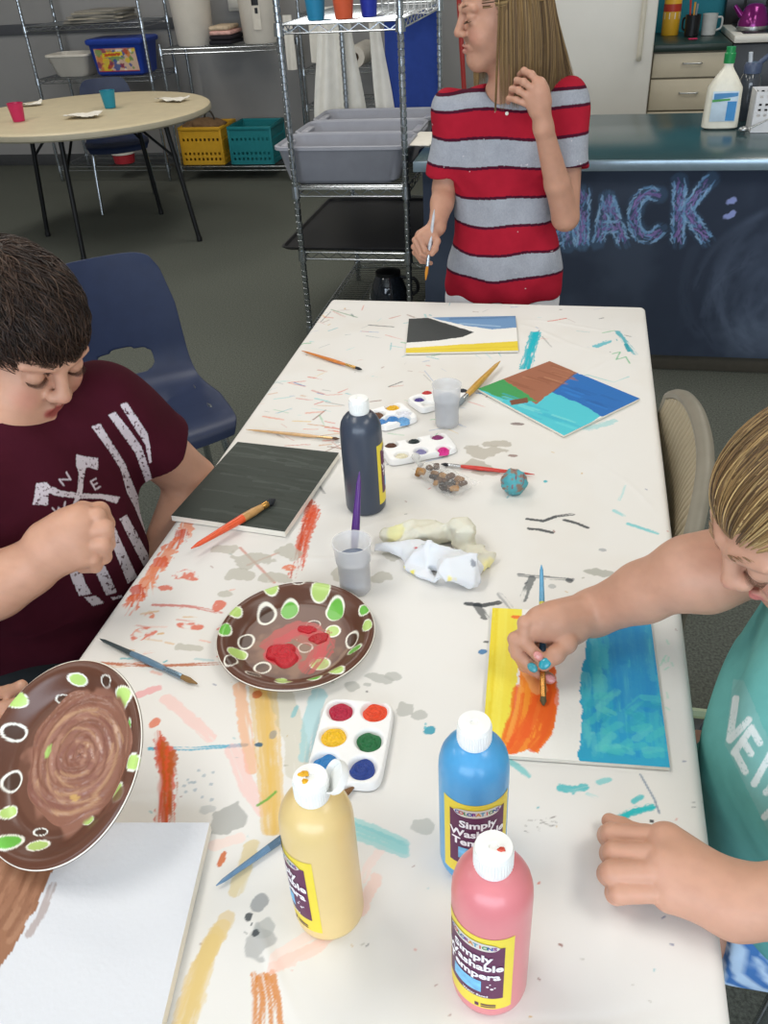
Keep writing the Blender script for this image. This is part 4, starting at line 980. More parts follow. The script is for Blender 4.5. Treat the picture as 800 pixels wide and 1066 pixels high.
def f1(p):
    p.poly(PX([(424, 332), (446, 331), (468, 338), (494, 346), (482, 351), (452, 355), (420, 357)]), '353a3a', 1, .002)
    p.poly(PX([(438, 328), (540, 326), (541, 341), (512, 343), (484, 339), (462, 334)]), '6f96bf', 1, .002)
    p.stroke(PX([(470, 332), (510, 331), (540, 330)]), .012, '4a6e96', .6, .35); p.stroke(PX([(480, 337), (520, 340)]), .008, 'a8c4dc', .7, .3)
    p.poly(PX([(418, 363), (475, 359), (545, 355), (545, 366), (418, 371)]), 'e8cf3a', 1, .002); p.stroke(PX([(424, 365), (540, 361)]), .006, 'd8b82a', .5, .4)
canvas(PX([(426, 331), (537, 329), (540, 365), (422.5, 367.5)]), .004, 'small white canvas with blue, black and yellow at the far table end', f1)
Z2 = lambda L: [Tt(300+x/2, 310+y/2) for x, y in L]
def f2(p):
    p.poly(Z2([(380, 190), (470, 170), (600, 200), (660, 240), (575, 300)]), '4fc3cf')
    p.poly(Z2([(598, 155), (740, 210), (655, 248), (610, 222), (550, 196)]), '1f6ab4', 1, .004)
    p.poly(Z2([(440, 166), (545, 128), (602, 156), (552, 196), (515, 222), (470, 190)]), 'a0654a', 1, .004)
    p.poly(Z2([(392, 188), (442, 166), (480, 190), (520, 216), (482, 220), (440, 206)]), '3f9a55', 1, .006)
    for k in range(14): x = R_.uniform(450, 560); y = 165-.4*(x-450)*.55+R_.uniform(-4, 26); p.stroke(Z2([(x, y), (x+45, y+14)]), .006, R_.choice(['b57a5a', '8a5238', 'c08a68']), .55, .42)
    for k in range(12): x = R_.uniform(570, 660); y = 180+(x-570)*.35+R_.uniform(-8, 20); p.stroke(Z2([(x, y), (x+40, y+14)]), .007, R_.choice(['2a7cc8', '185aa0', '3a8ad0']), .5, .4)
    for k in range(16): x = R_.uniform(440, 580); y = 205+(x-440)*.42+R_.uniform(-10, 18); p.stroke(Z2([(x, y), (x+44, y+15)]), .007, R_.choice(['6ad4d8', '3ab0c8', '86dcd8']), .5, .4)
    p.poly(Z2([(462, 214), (498, 208), (500, 218), (466, 224)]), '7a4a34', 1, .002); p.stroke(Z2([(380, 197), (440, 214)]), .014, '8ad8c8', .6, .3)
    p.stroke(Z2([(598, 157), (552, 196)]), .003, '4a4a60', .6, .3)
canvas(PX([(497.5, 405), (572.5, 376), (666.5, 415), (587.5, 453.5)]), .004, 'canvas turned diamond-wise with brown, green, blue and turquoise quarters', f2)
Z3 = lambda L: [Tt(480+x/2.857, 560+y/2.857) for x, y in L]
def f3(p):
    p.poly(Z3([(80, 200), (186, 205), (176, 300), (168, 430), (128, 660), (50, 660)]), 'eee04c', 1, .002)
    for k in range(16): x = R_.uniform(80, 160); p.stroke(Z3([(x, 215), (x-8, 400), (x-30, 630)]), .007, R_.choice(['f6e860', 'e8cc20', 'f2e04a']), .6, .4)
    p.poly(Z3([(172, 300), (225, 300), (265, 330), (280, 400), (284, 520), (268, 590), (232, 642), (205, 630), (180, 645), (122, 640), (135, 600), (158, 540), (175, 470)]), 'f08a2a', 1, .004, 60)
    for k in range(20): x = R_.uniform(150, 262); y = R_.uniform(470, 560); p.stroke(Z3([(x+15, y-70), (x+5, y), (x-22, y+85)]), R_.uniform(.004, .010), R_.choice(['ee6a1c', 'f4a040', 'e85a14', 'f59a2c']), .75, .38)
    p.stroke(Z3([(262, 380), (275, 480), (255, 580), (215, 625)]), .014, 'e85c14', .8, .25); p.stroke(Z3([(250, 450), (200, 560), (150, 630)]), .016, 'ea5a18', .75, .3); p.stroke(Z3([(205, 400), (232, 450)]), .02, 'f2b070', .7, .3)
    p.blob(Tt(537, 643), .007, .004, 'ee6a2a', .9)
    p.poly(Z3([(395, 228), (570, 224), (640, 700), (355, 668), (352, 600), (366, 520), (350, 490), (372, 330)]), '2aa0c4', 1, .004, 70)
    for k in range(60): x = R_.uniform(375, 590); y = R_.uniform(240, 560); xx = x+.07*(y-240)*(1 if x > 480 else 0); p.stroke(Z3([(xx, y), (xx+4, y+50), (xx+10, y+115)]), R_.uniform(.006, .014), R_.choice(['1690c8', '2aa6c8', '44b8c4', '2098c0', '1488c2', '5cc4c8']), .5, .38, rough=.3)
    for k in range(5): x = 440+k*26; p.stroke(Z3([(x, 240), (x+10, 400), (x+16, 500)]), .022, '1088c6', .5, .34)
    for k in range(26): x = R_.uniform(366, 430); y = R_.uniform(260, 600); p.stroke(Z3([(x, y), (x+6, y+30), (x+4, y+60)]), R_.uniform(.006, .013), R_.choice(['5cc4c8', '44b8c4', '70ccd0', '38aec4']), .5, .4, rough=.4)
    for k in range(26): x = R_.uniform(370, 590); y = R_.uniform(470, 650); p.stroke(Z3([(x, y), (x+40, y+R_.uniform(-40, 20))]), .010, R_.choice(['4ac0c0', '22a0b8', '60c8c4']), .5, .36)
canvas(PX([(513, 633.5), (676.7, 641), (697.7, 799.8), (501.7, 785.6)]), .005, 'canvas with yellow, orange and blue bands under the hand of the girl', f3)
def f4(p):
    for k in range(90): u = R_.uniform(200, 345); v = R_.uniform(465, 552); p.stroke(PX([(u, v), (u+24, v+3), (u+46, v+8)]), R_.uniform(.003, .008), R_.choice(['444a44', '30352f', '505650', '3a403a']), .5, .4)
canvas(PX([(248, 463), (353.5, 474.5), (297, 557), (179, 540)]), .010, 'canvas painted solid charcoal black at the left table edge', f4, '3b403a', rough=.75)
a = np.array(Tt(220, 862)); b = np.array(Tt(172, 1066)); d = nrm(b-a); e = np.array([d[1], -d[0]]); e = e if e[0] < 0 else -e
def f5(p):
    p.poly(PX([(-60, 905), (0, 896), (26, 872), (74, 862), (66, 900), (50, 925), (44, 945), (22, 985), (0, 1015), (-60, 1040)]), '96674a', 1, .006, 40)
    for k in range(40): u = R_.uniform(-40, 40); v = R_.uniform(880, 985); p.stroke(PX([(u, v), (u+14, v-22), (u+24, v-50)]), .008, R_.choice(['a8775a', '84563c', 'b48668']), .5, .38)
canvas([a+e*.30, a, a+d*.30, a+e*.30+d*.30], .013, 'large white canvas with a brown painted stripe at near left', f5, 'd6d7db')

# ------------------------------------------------------------------ paper plates
def blob_mesh(mb, c, rx, ry, h, seed, rot=0, n=36, m=12, fn=None, irr=.35):
    rs = np.random.RandomState(seed); a1, a2, a3 = rs.rand(3)*6.28; V = []; cr, sr = math.cos(rot), math.sin(rot)
    for i in range(m+1):
        q = i/m
        for k in range(n):
            a = 2*PI*k/n; R = 1+irr*(.45*math.sin(2*a+a1)+.3*math.sin(3*a+a2)+.25*math.sin(5*a+a3))*q
            x, y = rx*q*R*math.cos(a), ry*q*R*math.sin(a); X, Y = x*cr-y*sr, x*sr+y*cr
            z = h*math.sqrt(max(0, 1-q**2.6))*(1+.5*math.sin(7*q*3+3*a+a2)*q*(1-q)*2)-.0004*(q == 1)
            V.append((c[0]+X, c[1]+Y, c[2]+z))
    F = [(i*n+k, i*n+(k+1) % n, (i+1)*n+(k+1) % n, (i+1)*n+k) for i in range(m) for k in range(n)]
    V = [fn(*v) for v in V] if fn else V
    return mb.add(V, F)
def plate(loc, R, label, uv, dots, smear, blobs):
    """uv: pixel -> plate coordinates; R: plate to world"""
    t = thing('paper_plate', loc, label, 'plate', 'dotted paper plates'); r0 = .105
    rr = np.concatenate([np.linspace(.0005, .102, 92), np.linspace(.1025, .106, 5), np.linspace(.1055, .001, 40)]); n = 320
    prof = lambda r: .0025+.0165*sm(.072, .098, r)-.001*sm(.099, .105, r)
    zz = np.concatenate([prof(rr[:92]), [.0185, .0178, .0165, .015, .0142], prof(rr[97:])-.0022]); q = np.linspace(0, 2*PI, n, endpoint=False)
    x = (rr[:, None]*np.cos(q)).ravel(); y = (rr[:, None]*np.sin(q)).ravel(); z = np.repeat(zz, n)
    p = Paint(x, y, '5e3a2b'); top = np.arange(97*n)
    p.mix(np.arange(len(x)), .35*sm(.068, .064, np.hypot(x, y)), '7a5240')
    for (u, v, rx, ry, k) in dots:
        c = np.array(uv(u, v)); a = np.array(uv(u+rx, v)); b = np.array(uv(u, v+ry)); A = np.linalg.norm(a-c); B = np.linalg.norm(b-c)
        rot = math.atan2(*(a-c)[::-1])
        if k == 'r': p.blob(c, A, B, 'f0ece0', 1, rot, .12, 40, .05); p.blob(c, A*.8, B*.8, '4a3226', 1, rot, .12, 40, .05)
        else: p.blob(c, A*1.02, B*1.02, 'f4f2e4', 1, rot, .12, 40, .04); p.blob(c, A*.88, B*.88, {'l': 'b4d274', 'g': '6cba46'}[k], 1, rot, .12, 40, .05)
    smear(p, uv); p.c[97*n:] = lin('efe9dc')
    i = np.arange(len(rr)-1)[:, None]*n; k = np.arange(n)[None]; k2 = (k+1) % n; F = np.stack([i+k, i+k2, i+n+k2, i+n+k], -1).reshape(-1, 4)
    V = np.column_stack([x, y, z])@R.T
    npmesh('plate_body', V, F, mat('glossy_printed_paper', rough=.32, attr=True, var=0, bump=.0), t, p.c, world=False)
    for (u, v, rx, ry, h, col, seed) in blobs:
        c = uv(u, v); mb = MB(); blob_mesh(mb, (c[0], c[1], float(prof(np.hypot(*c)))+.0002), rx, ry, h, seed); mb.xf(R)
        mb.obj('wet_paint', mat('wet_paint_'+col, col, .28, var=.12, scale=220, bump=.8, bscale=260, dist=.003), t, ang=80)
    return t
pc = onz(308.5, 661, TZ+.012)
uv1 = lambda zx, zy: (onz(220+zx/3.333, 560+zy/3.333, TZ+.013)-pc)[:2]
D1 = [(210, 187, 26, 20, 'l'), (190, 252, 33, 32, 'r'), (270, 233, 32, 31, 'g'), (380, 185, 35, 27, 'l'), (430, 238, 32, 32, 'g'), (305, 166, 22, 9, 'r'), (86, 268, 23, 18, 'l'), (50, 330, 22, 22, 'g'), (118, 342, 28, 26, 'r'), (90, 392, 33, 21, 'l'), (70, 435, 23, 24, 'r'),
      (175, 432, 31, 20, 'r'), (146, 470, 28, 15, 'r'), (252, 500, 33, 18, 'l'), (358, 490, 27, 18, 'g'), (435, 468, 29, 18, 'l'), (532, 262, 19, 18, 'g'), (543, 315, 18, 20, 'l'), (498, 385, 25, 14, 'g'), (488, 338, 24, 31, 'r'), (420, 305, 27, 21, 'l'), (325, 362, 27, 18, 'r'), (375, 417, 36, 22, 'l'), (352, 283, 28, 16, 'r'), (240, 476, 22, 8, 'l')]
def s1(p, uv):
    p.blob(uv(290, 370), .045, .040, 'a0785c', .5, 0, .8, 60, .4)
    p.stroke([uv(200, 345), uv(250, 315), uv(310, 292), (uv(375, 318)), uv(392, 350), uv(360, 400), uv(340, 425)], .026, 'b03a34', .9, .42, rough=.5, freq=700)
    p.stroke([uv(235, 340), uv(320, 300), uv(390, 325), uv(370, 390)], .016, 'c0262e', .9, .38, rough=.5, freq=700); p.stroke([uv(300, 330), uv(360, 350)], .012, 'a84a3a', .7, .45)
    p.blob(uv(245, 388), .024, .020, 'bc1f2c', 1, 0, .3); p.stroke([uv(410, 435), uv(440, 410), uv(470, 370)], .006, '8a6a50', .7, .4)
plate((pc[0], pc[1], TZ+.001), np.eye(3), 'brown plate with green dots and red paint lying on the table', uv1, D1, s1, [(245, 388, .0235, .0195, .006, 'c2202e', 3), (330, 300, .012, .008, .003, 'c2202e', 5), (372, 330, .012, .011, .003, 'b5262c', 7)])
# the plate held up at the left edge, tilted
pn = CR@nrm(np.array([-.40, -.42, -.81])); po = atd(71, 794, .885); pR = frame(np.cross(pn, (1, 0, 0)), pn); pR = np.stack([pR[:, 0], pR[:, 1], pR[:, 2]], 1)
uv2 = lambda zx, zy: ((onp(zx/2.287, 600+zy/2.287, po+pn*.012, pn)-po)@pR)[:2]
D2 = [(185, 245, 22, 12, 'l'), (258, 252, 16, 14, 'r'), (297, 292, 25, 26, 'l'), (50, 297, 22, 18, 'l'), (135, 287, 16, 10, 'r'), (326, 445, 15, 20, 'l'), (285, 516, 19, 24, 'l'), (193, 577, 16, 12, 'l'), (25, 634, 26, 19, 'g'), (10, 560, 14, 16, 'l'), (16, 485, 20, 26, 'r'), (30, 370, 20, 20, 'r'), (85, 640, 24, 13, 'l'), (314, 360, 7, 19, 'g'), (80, 606, 18, 9, 'r')]
def s2(p, uv):
    p.blob(uv(178, 420), .074, .070, '8f6250', 1, 0, .3, 30, .05)
    c = np.array(uv(178, 425))
    for k in range(90):
        a0 = R_.uniform(0, 6.28); r = R_.uniform(.006, .062); P = [c+r*(1+.06*math.sin(q*3))*np.array([math.cos(a0+q), math.sin(a0+q)]) for q in np.linspace(0, R_.uniform(.5, 1.5), 9)]
        p.stroke(P, R_.uniform(.0016, .004), R_.choice(['a87c66', '7c5040', 'b58e70', '96695a', '8a5c4c']), .7, .3, rough=.4)
    p.blob(uv(103, 415), .004, .006, 'a4c46a', .9, 0, .2); p.blob(uv(165, 525), .005, .004, 'c8a060', .8); p.stroke([uv(265, 550), uv(310, 510)], .012, '6a4234', .9, .3)
mb = MB()
pl2 = plate(po, pR, 'brown plate with green dots full of brown paint held up at left', uv2, D2, s2, [])
# swirled wet paint surface
n, m = 90, 40; V = []; rs = np.random.RandomState(5); c2 = np.array(uv2(178, 420))
for i in range(m+1):
    q = i/m
    for k in range(n):
        a = 2*PI*k/n; rad = (.073+.004*math.sin(3*a+1)+.003*math.sin(7*a))*q; x, y = c2[0]*1+rad*math.cos(a), c2[1]+rad*.92*math.sin(a)
        r = math.hypot(x, y); z = .0027+.0165*float(sm(.072, .098, r))+(.0022*(1-q**6)+.0009*math.sin(rad*520+a*2+math.sin(a*3))*(1-q**8)) - (.0006 if i == m else 0)
        V.append((x, y, z))
F = np.array([(i*n+k, i*n+(k+1) % n, (i+1)*n+(k+1) % n, (i+1)*n+k) for i in range(m) for k in range(n)])
V = np.array(V); pw = Paint(V[:, 0], V[:, 1], '8d604e')
for k in range(120):
    a0 = R_.uniform(0, 6.28); r = R_.uniform(.006, .062); ctr = c2+np.array([R_.uniform(-.01, .01), R_.uniform(-.01, .01)])
    pw.stroke([ctr+r*np.array([math.cos(a0+q), .9*math.sin(a0+q)]) for q in np.linspace(0, R_.uniform(.5, 1.5), 9)], R_.uniform(.002, .005), R_.choice(['a87c66', '7c5040', 'b88e6c', '96695a', '84564a']), .7, .2, soft=.001)
pw.blob(uv2(103, 415), .004, .007, 'a4c46a', .9); pw.blob(uv2(165, 525), .006, .004, 'c8a060', .8)
npmesh('wet_paint', V@pR.T, F, mat('wet_brown_paint', rough=.25, attr=True, var=0, bump=.4, bscale=120, dist=.003), pl2, pw.c, world=False)

# ------------------------------------------------------------------ tempera bottles
def bottle(loc, col, label, ang, capopen=False, facing=True, letters=True, capspots=()):
    t = thing('paint_bottle', loc, label, 'bottle', 'squeeze bottles of paint'); r = .033
    prof = [(.001, .003), (.026, .002), (.030, .0), (.0322, .003), (r, .008), (r, .138), (.0325, .147), (.0305, .156), (.027, .163), (.022, .169), (.0165, .1725), (.0135, .174), (.0125, .176)]
    MB().lathe(prof, 48).obj('bottle_body', mat('paint_plastic_'+col, col, .32, var=.03, scale=18, sss=.0, coat=.15), t)
    cp = MB().lathe([(.0148, .1735), (.0152, .175), (.0152, .194), (.0145, .1965), (.004, .197), (.0035, .1955), (.001, .1955)], 40)
    for k in range(40):
        a = 2*PI*k/40; cp.tube([(.0153*math.cos(a), .0153*math.sin(a), .176), (.0153*math.cos(a), .0153*math.sin(a), .1925)], .0005, 4)
    c = cp.obj('cap', mat('white_cap', 'eeeeea', .4), t, weld=False)
    v0 = math.atan2(-loc[1], -loc[0])
    if capopen:   # flip lid hinged open towards the right of the picture
        MB().lathe([(.001, .0), (.0135, .0), (.0145, .002), (.0145, .0075), (.0135, .0075), (.0125, .002), (.001, .002)], 32).xf(rotz(v0+PI/2)@roty(math.radians(-52)), np.array([math.cos(v0+PI/2-.15)*.0245, math.sin(v0+PI/2-.15)*.0245, .1925])).obj('flip_lid', mat('white_cap'), t)
    for i, (x, y, rx, colr) in enumerate(capspots):
        mb = MB(); blob_mesh(mb, (x, y, .1970), rx, rx*.7, .0016, 9+i); mb.obj('paint_drip', mat('dried_'+colr, colr, .5), c, ang=80)
    A = v0+math.radians(ang); off = [.0003]
    def patch(a0, a1, z0, z1, n, k): return np.array([[((r+.0003*k)*math.cos(A+math.radians(a)), (r+.0003*k)*math.sin(A+math.radians(a)), z) for z in np.linspace(z0, z1, 3)] for a in np.linspace(a0, a1, n)])
    lb = MB().grid(patch(-62, 62, .016, .124, 40, 1)).obj('label', mat('label_yellow', 'e6cf3e', .4, var=.02), t)
    MB().grid(patch(-48, 48, .034, .112, 30, 2)).obj('label_panel', mat('label_plum', '5c1f4a', .4, var=.03), lb)
    wrap = lambda V, zc, k: [((r+.0003*k)*math.cos(A+x/r), (r+.0003*k)*math.sin(A+x/r), zc+y) for x, y, _ in V]
    if letters:
        n = 40; pill = [(.0235*np.sign(math.cos(q))*abs(math.cos(q))**.55, .0052*np.sign(math.sin(q))*abs(math.sin(q))**.8) for q in np.linspace(0, 2*PI, n, endpoint=False)]
        P = [(x, y, 0) for x, y in pill]; rowsV = []; m = 24
        G = np.array([[((r+.0009)*math.cos(A+x/r), (r+.0009)*math.sin(A+x/r), .112+yy) for yy in np.linspace(-h, h, 3)] for x, h in [(.0235*s, .0052*max(.02, 1-abs(s)**7)) for s in np.linspace(-1, 1, m)]])
        MB().grid(G).obj('logo_badge', mat('label_white', 'd6d0c4', .6), lb)
        word = 'COLORATIONS'; cols = ['2a4a9a', 'c03a3a', '3a8a4a', '2a4a9a', '8a3a8a', 'd08a2a', '2a8ab0', 'c03a3a', '3a8a4a', '2a4a9a', '8a3a8a']
        groups = {}
        for i, ch in enumerate(word):
            V, F = text_mesh(ch, .0062, .00022); V[:, 0] += -.0195+.0039*i; groups.setdefault(cols[i], MB()).add(wrap(V, .112, 4), F)
        for cc, g in groups.items(): g.obj('logo_lettering', mat('ink_'+cc, cc, .5), lb, smooth=False)
        g = MB()
        for s, zc in (('Simply', .0955), ('Washable', .0820), ('Tempera', .0690)):
            V, F = text_mesh(s, .0135, .00045); g.add(wrap(V, zc, 4), F)
        g.obj('lettering', mat('ink_white', 'f2eef0', .5), lb, smooth=False)
        V, F = text_mesh('Water Based', .0042, .00008); MB().add(wrap(V+np.array([.004, 0, 0]), .0375, 4), F).obj('small_lettering', mat('ink_white'), lb, smooth=False)
        MB().grid(patch(-32, 16, .043, .060, 14, 3)).obj('label_picture', mat('label_water_blue', '6fb4dc', .4, var=.25, scale=120), lb)
        g = MB()
        for (x, z, s) in ((.0145, .053, .0012), (.018, .050, .0014), (.0165, .057, .0008), (.0205, .052, .0009)): g.add(wrap([(x+s*math.cos(q), s*math.sin(q), 0) for q in np.linspace(0, 2*PI, 10, endpoint=False)], z, 3), [tuple(range(10))])
        g.obj('label_dots', mat('ink_white'), lb, smooth=False)
        g = MB().grid(patch(16, 38, .0215, .0235, 6, 2)).grid(patch(16, 38, .0185, .020, 6, 2)).grid(patch(7, 13, .0185, .0235, 6, 2)); g.obj('small_print', mat('label_plum'), lb)
    return t
bottle((-.0265, .395, TZ), 'd98084', 'pink-red paint bottle with a plum label nearest the camera', -27, capspots=((.006, -.002, .003, 'c8503a'),))
bottle((-.184, .434, TZ), 'dcc084', 'yellow paint bottle with its white flip lid open', -80, True, capspots=((-.006, .002, .0045, 'e0a818'), (-.003, -.005, .003, 'e0a818')))
bottle((-.0555, .515, TZ), '4f9dd0', 'blue paint bottle standing behind the pink-red one', 8)
bottle((-.3045, 1.125, TZ), '3c4452', 'dark grey-blue paint bottle beside the charcoal canvas', 104)
S0 = bpy.data.objects

# ------------------------------------------------------------------ six-well palettes
def palette(quad, label, wells, cols, h=.011):
    Q = [onz(u, v, TZ+h)[:2] for u, v in quad]; c = sum(Q)/4; ex = nrm(Q[1]-Q[0]+Q[2]-Q[3]); ey = nrm(Q[0]-Q[3]+Q[1]-Q[2]); ey = nrm(ey-ex*(ey@ex))
    w = (np.linalg.norm(Q[1]-Q[0])+np.linalg.norm(Q[2]-Q[3]))/2; d = (np.linalg.norm(Q[0]-Q[3])+np.linalg.norm(Q[1]-Q[2]))/2
    t = thing('paint_palette', (*c, TZ+.0008), label, 'palette', 'six-well white palettes'); W = []
    for i, (u, v) in enumerate(wells): q = onz(u, v, TZ+h*.8)[:2]-c; W.append((q@ex, q@ey))
    rw = min(w, d)*.195 if len(wells) < 7 else .01; n = 84; G = np.zeros((n, n, 3)); R = np.stack([np.array([*ex, 0]), np.array([*ey, 0]), [0, 0, 1]], 1)
    for i in range(n):
        for j in range(n):
            a = -1+2*i/(n-1); b = -1+2*j/(n-1); rc = .22
            k = max(abs(a), abs(b)); kk = (abs(a)**7+abs(b)**7)**(1/7); s = k/kk if kk > 0 else 1
            x, y = a*s*w/2, b*s*d/2; e = k; z = h*(1 if e < .965 else max(0, 1-((e-.965)/.035)**2))
            for (wx, wy) in W:
                rr = math.hypot(x-wx, y-wy)/rw; z -= (h-.003)*float(1-sm(.70, 1.08, np.array(rr)))
            G[i, j] = (x, y, max(z, 0))
    MB().grid(G).xf(R).obj('tray', mat('white_palette_plastic', 'efeeec', .3, var=.01), t, ang=80)
    for i, ((wx, wy), col) in enumerate(zip(W, cols)):
        if not col: continue
        mb = MB(); blob_mesh(mb, (wx, wy, .0035), rw*.95, rw*.95, .0058, 20+i, irr=.2); mb.xf(R).obj('paint_well', mat('wet_paint_'+col, col, .25, var=.12, scale=220, bump=.8, bscale=260, dist=.003), t, ang=80)
    return t
zz = lambda x, y: (220+x/3.333, 560+y/3.333)
palette([(338, 725), (411, 731), (397, 819), (317, 812)], 'white palette with six bright wet paints near the table middle', [zz(450, 603), zz(568, 605), zz(425, 690), zz(548, 707), zz(397, 785), zz(525, 802)], ['b3173c', 'e4471f', 'efbe1c', '136a38', '2a7cbc', '1c3c8c'])
zz = lambda x, y: (380+x/3.636, 380+y/3.636)
palette([(395, 464), (467, 448), (476, 468), (406, 480)], 'white palette with brown, black and pink wells beside the bag', [zz(100, 305), zz(185, 290), zz(275, 275), zz(140, 345), zz(212, 330), zz(297, 322)], ['5a3626', '243232', '8a2f6a', 'e8e0c4', '8a86b0', 'd8288a'])
palette([(386, 426), (420, 418), (434, 434), (394, 447)], 'white palette with yellow paint half behind the dark bottle', [zz(48, 190), zz(105, 163), zz(150, 185), zz(60, 215), zz(105, 205), zz(145, 208)], ['6a4632', 'e9b51e', 'e9e9f0', '4a8ac8', '3f86c6', '6aa4d6'])
palette([(428, 413), (476, 398), (484, 412), (434, 428)], 'white palette mostly hidden behind the far water cup', [zz(207, 133), zz(235, 106), zz(300, 95), zz(240, 150), zz(300, 130), zz(372, 98)], ['4a3a8a', 'c83a3a', None, None, None, '2a2c34'])

# ------------------------------------------------------------------ water cups
M['cup'] = mat('translucent_cup', 'e9e8e8', .35, var=.02, alpha=.42)
def water_cup(u, v, label, h=.083, level=.05, col='8290a2'):
    q = onz(u, v, TZ); loc = (q[0], q[1]+.021, TZ+.0006); t = thing('water_cup', loc, label, 'cup', 'cloudy water cups')
    MB().lathe([(.001, .001), (.0215, .0), (.0225, .004), (.0232, level*.98), (.0250, level*1.03), (.0268, h-.004), (.0278, h-.002), (.0278, h), (.0262, h), (.0244, level*1.03), (.0224, level*.98), (.0216, .006), (.001, .003)], 40).obj('cup_body', M['cup'], t, ang=50)
    MB().lathe([(.001, .0035), (.0214, .0062), (.0220, level*.95), (.0243, level*1.06), (.001, level*1.06)], 36).obj('water', mat('cloudy_water_'+col, col, .15, var=.05), t, ang=50)
    return t
wc = water_cup(367, 622, 'cloudy water cup holding the purple brush', col='5b6880')
water_cup(464, 447, 'cloudy water cup standing at the far palettes', col='8496aa')

# ------------------------------------------------------------------ brushes
def brush(tip, end, label, segs, r=.0035, bristle='2a2622', blen=.022, ferr='b8bcc0', name='paintbrush', cat='brush', brr=1.3, flen=.03):
    """tip, end world points; segs: list of (fraction along the handle, colour)"""
    tip = np.array(tip, float); end = np.array(end, float); d = nrm(end-tip); L = np.linalg.norm(end-tip); t = thing(name, tip, label, cat, 'paintbrushes'); a, b, _ = basis(d)
    P = []
    for i in range(56):
        q = 2*PI*random.random(); s = math.sqrt(random.random())*r*.95; o = a*math.cos(q)*s+b*math.sin(q)*s
        P.append([d*(blen+.004)+o, d*blen*.6+o*brr, d*blen*.25+o*brr*.8, o*.25+d*.001*random.random()])
    core = MB().tube([d*(blen+.004), d*blen*.6, d*blen*.15], [r*.85, r*brr*.85, r*.3], 10)
    core.obj('bristles', mat('bristle_'+bristle, bristle, .7, bump=.5, bscale=900), t); 
    V = MB().tube([d*blen, d*(blen+.004), d*(blen+flen*.8), d*(blen+flen)], [r*1.0, r*1.08, r*.98, r*.9], 14).obj('ferrule', mat('ferrule_'+ferr, ferr, .25, .8), t)
    h0 = blen+flen; hl = L-h0; prev = 0
    wid = lambda f: r*np.interp(f, [0, .12, .3, .75, .97, 1], [.95, 1.25, 1.3, .85, .6, .15])
    for f, c in segs:
        ff = np.linspace(prev, f, 8); MB().tube([d*(h0+hl*x) for x in ff], [wid(x) for x in ff], 14).obj('handle', mat('handle_'+c, c, .3, var=.1, scale=120, coat=.3), t); prev = f
    return t
def lay(u1, v1, u2, v2, z=.0045, z2=None): return onz(u1, v1, TZ+z), onz(u2, v2, TZ+(z if z2 is None else z2))
brush(*lay(288, 519, 199, 571, .018), 'orange brush with black bristles lying on the charcoal canvas', ((.28, 'bd8f56'), (1, 'dd5429')), .0055, '26282c', .020, 'c0914e', flen=.012, brr=1.4)
a = onz(368, 577, TZ+.008); b = np.array(wc.location)+np.array([-.004, -.004, .010]); 
def reach(p, u, v, L, far=True):
    r = ray(u, v); q = CC-p; A = r@r; B = r@q; Cc = q@q-L*L; D = max(B*B-A*Cc, 0)**.5; return CC+r*((-B+(D if far else -D))/A)
brush(b, reach(b, 374.5, 491, .165), 'purple brush standing in the front water cup', ((1, '4f2478'),), .0048, '3a2a30', .018, '8a8a96')
brush(*lay(208, 713, 104, 665), 'thin slate-blue brush with tan bristles at the left table edge', ((.5, '5c7a90'), (1, '39464a')), .0034, '8a6a40', .030, '7f97a8')
brush(*lay(372, 817, 225, 922), 'thin blue-grey brush lying behind the yellow bottle', ((.5, '4f6a80'), (1, '5f7f9c')), .0034, '7a5430', .024, '9a8058')
brush(*lay(458, 483, 557, 494), 'thin red brush with a black tip behind the painted ball', ((1, 'cc3a30'),), .0030, '22242a', .016, 'd0d0d0', flen=.022)
brush(*lay(378, 385, 314, 365), 'small orange brush with a black tip at the far left', ((1, 'd07c34'),), .0030, '23242a', .020, 'c8a060')
brush(*lay(474, 424, 521, 376, .006, .012), 'thick yellow wooden brush leaning at the far water cup', ((1, 'c99a3e'),), .0055, '8f979c', .034, 'b0b4b4', flen=.02)
brush(*lay(355, 457, 256, 447), 'thin tan brush pointing at the dark bottle', ((1, 'c9a070'),), .0026, '5a4030', .016, 'b89a70')

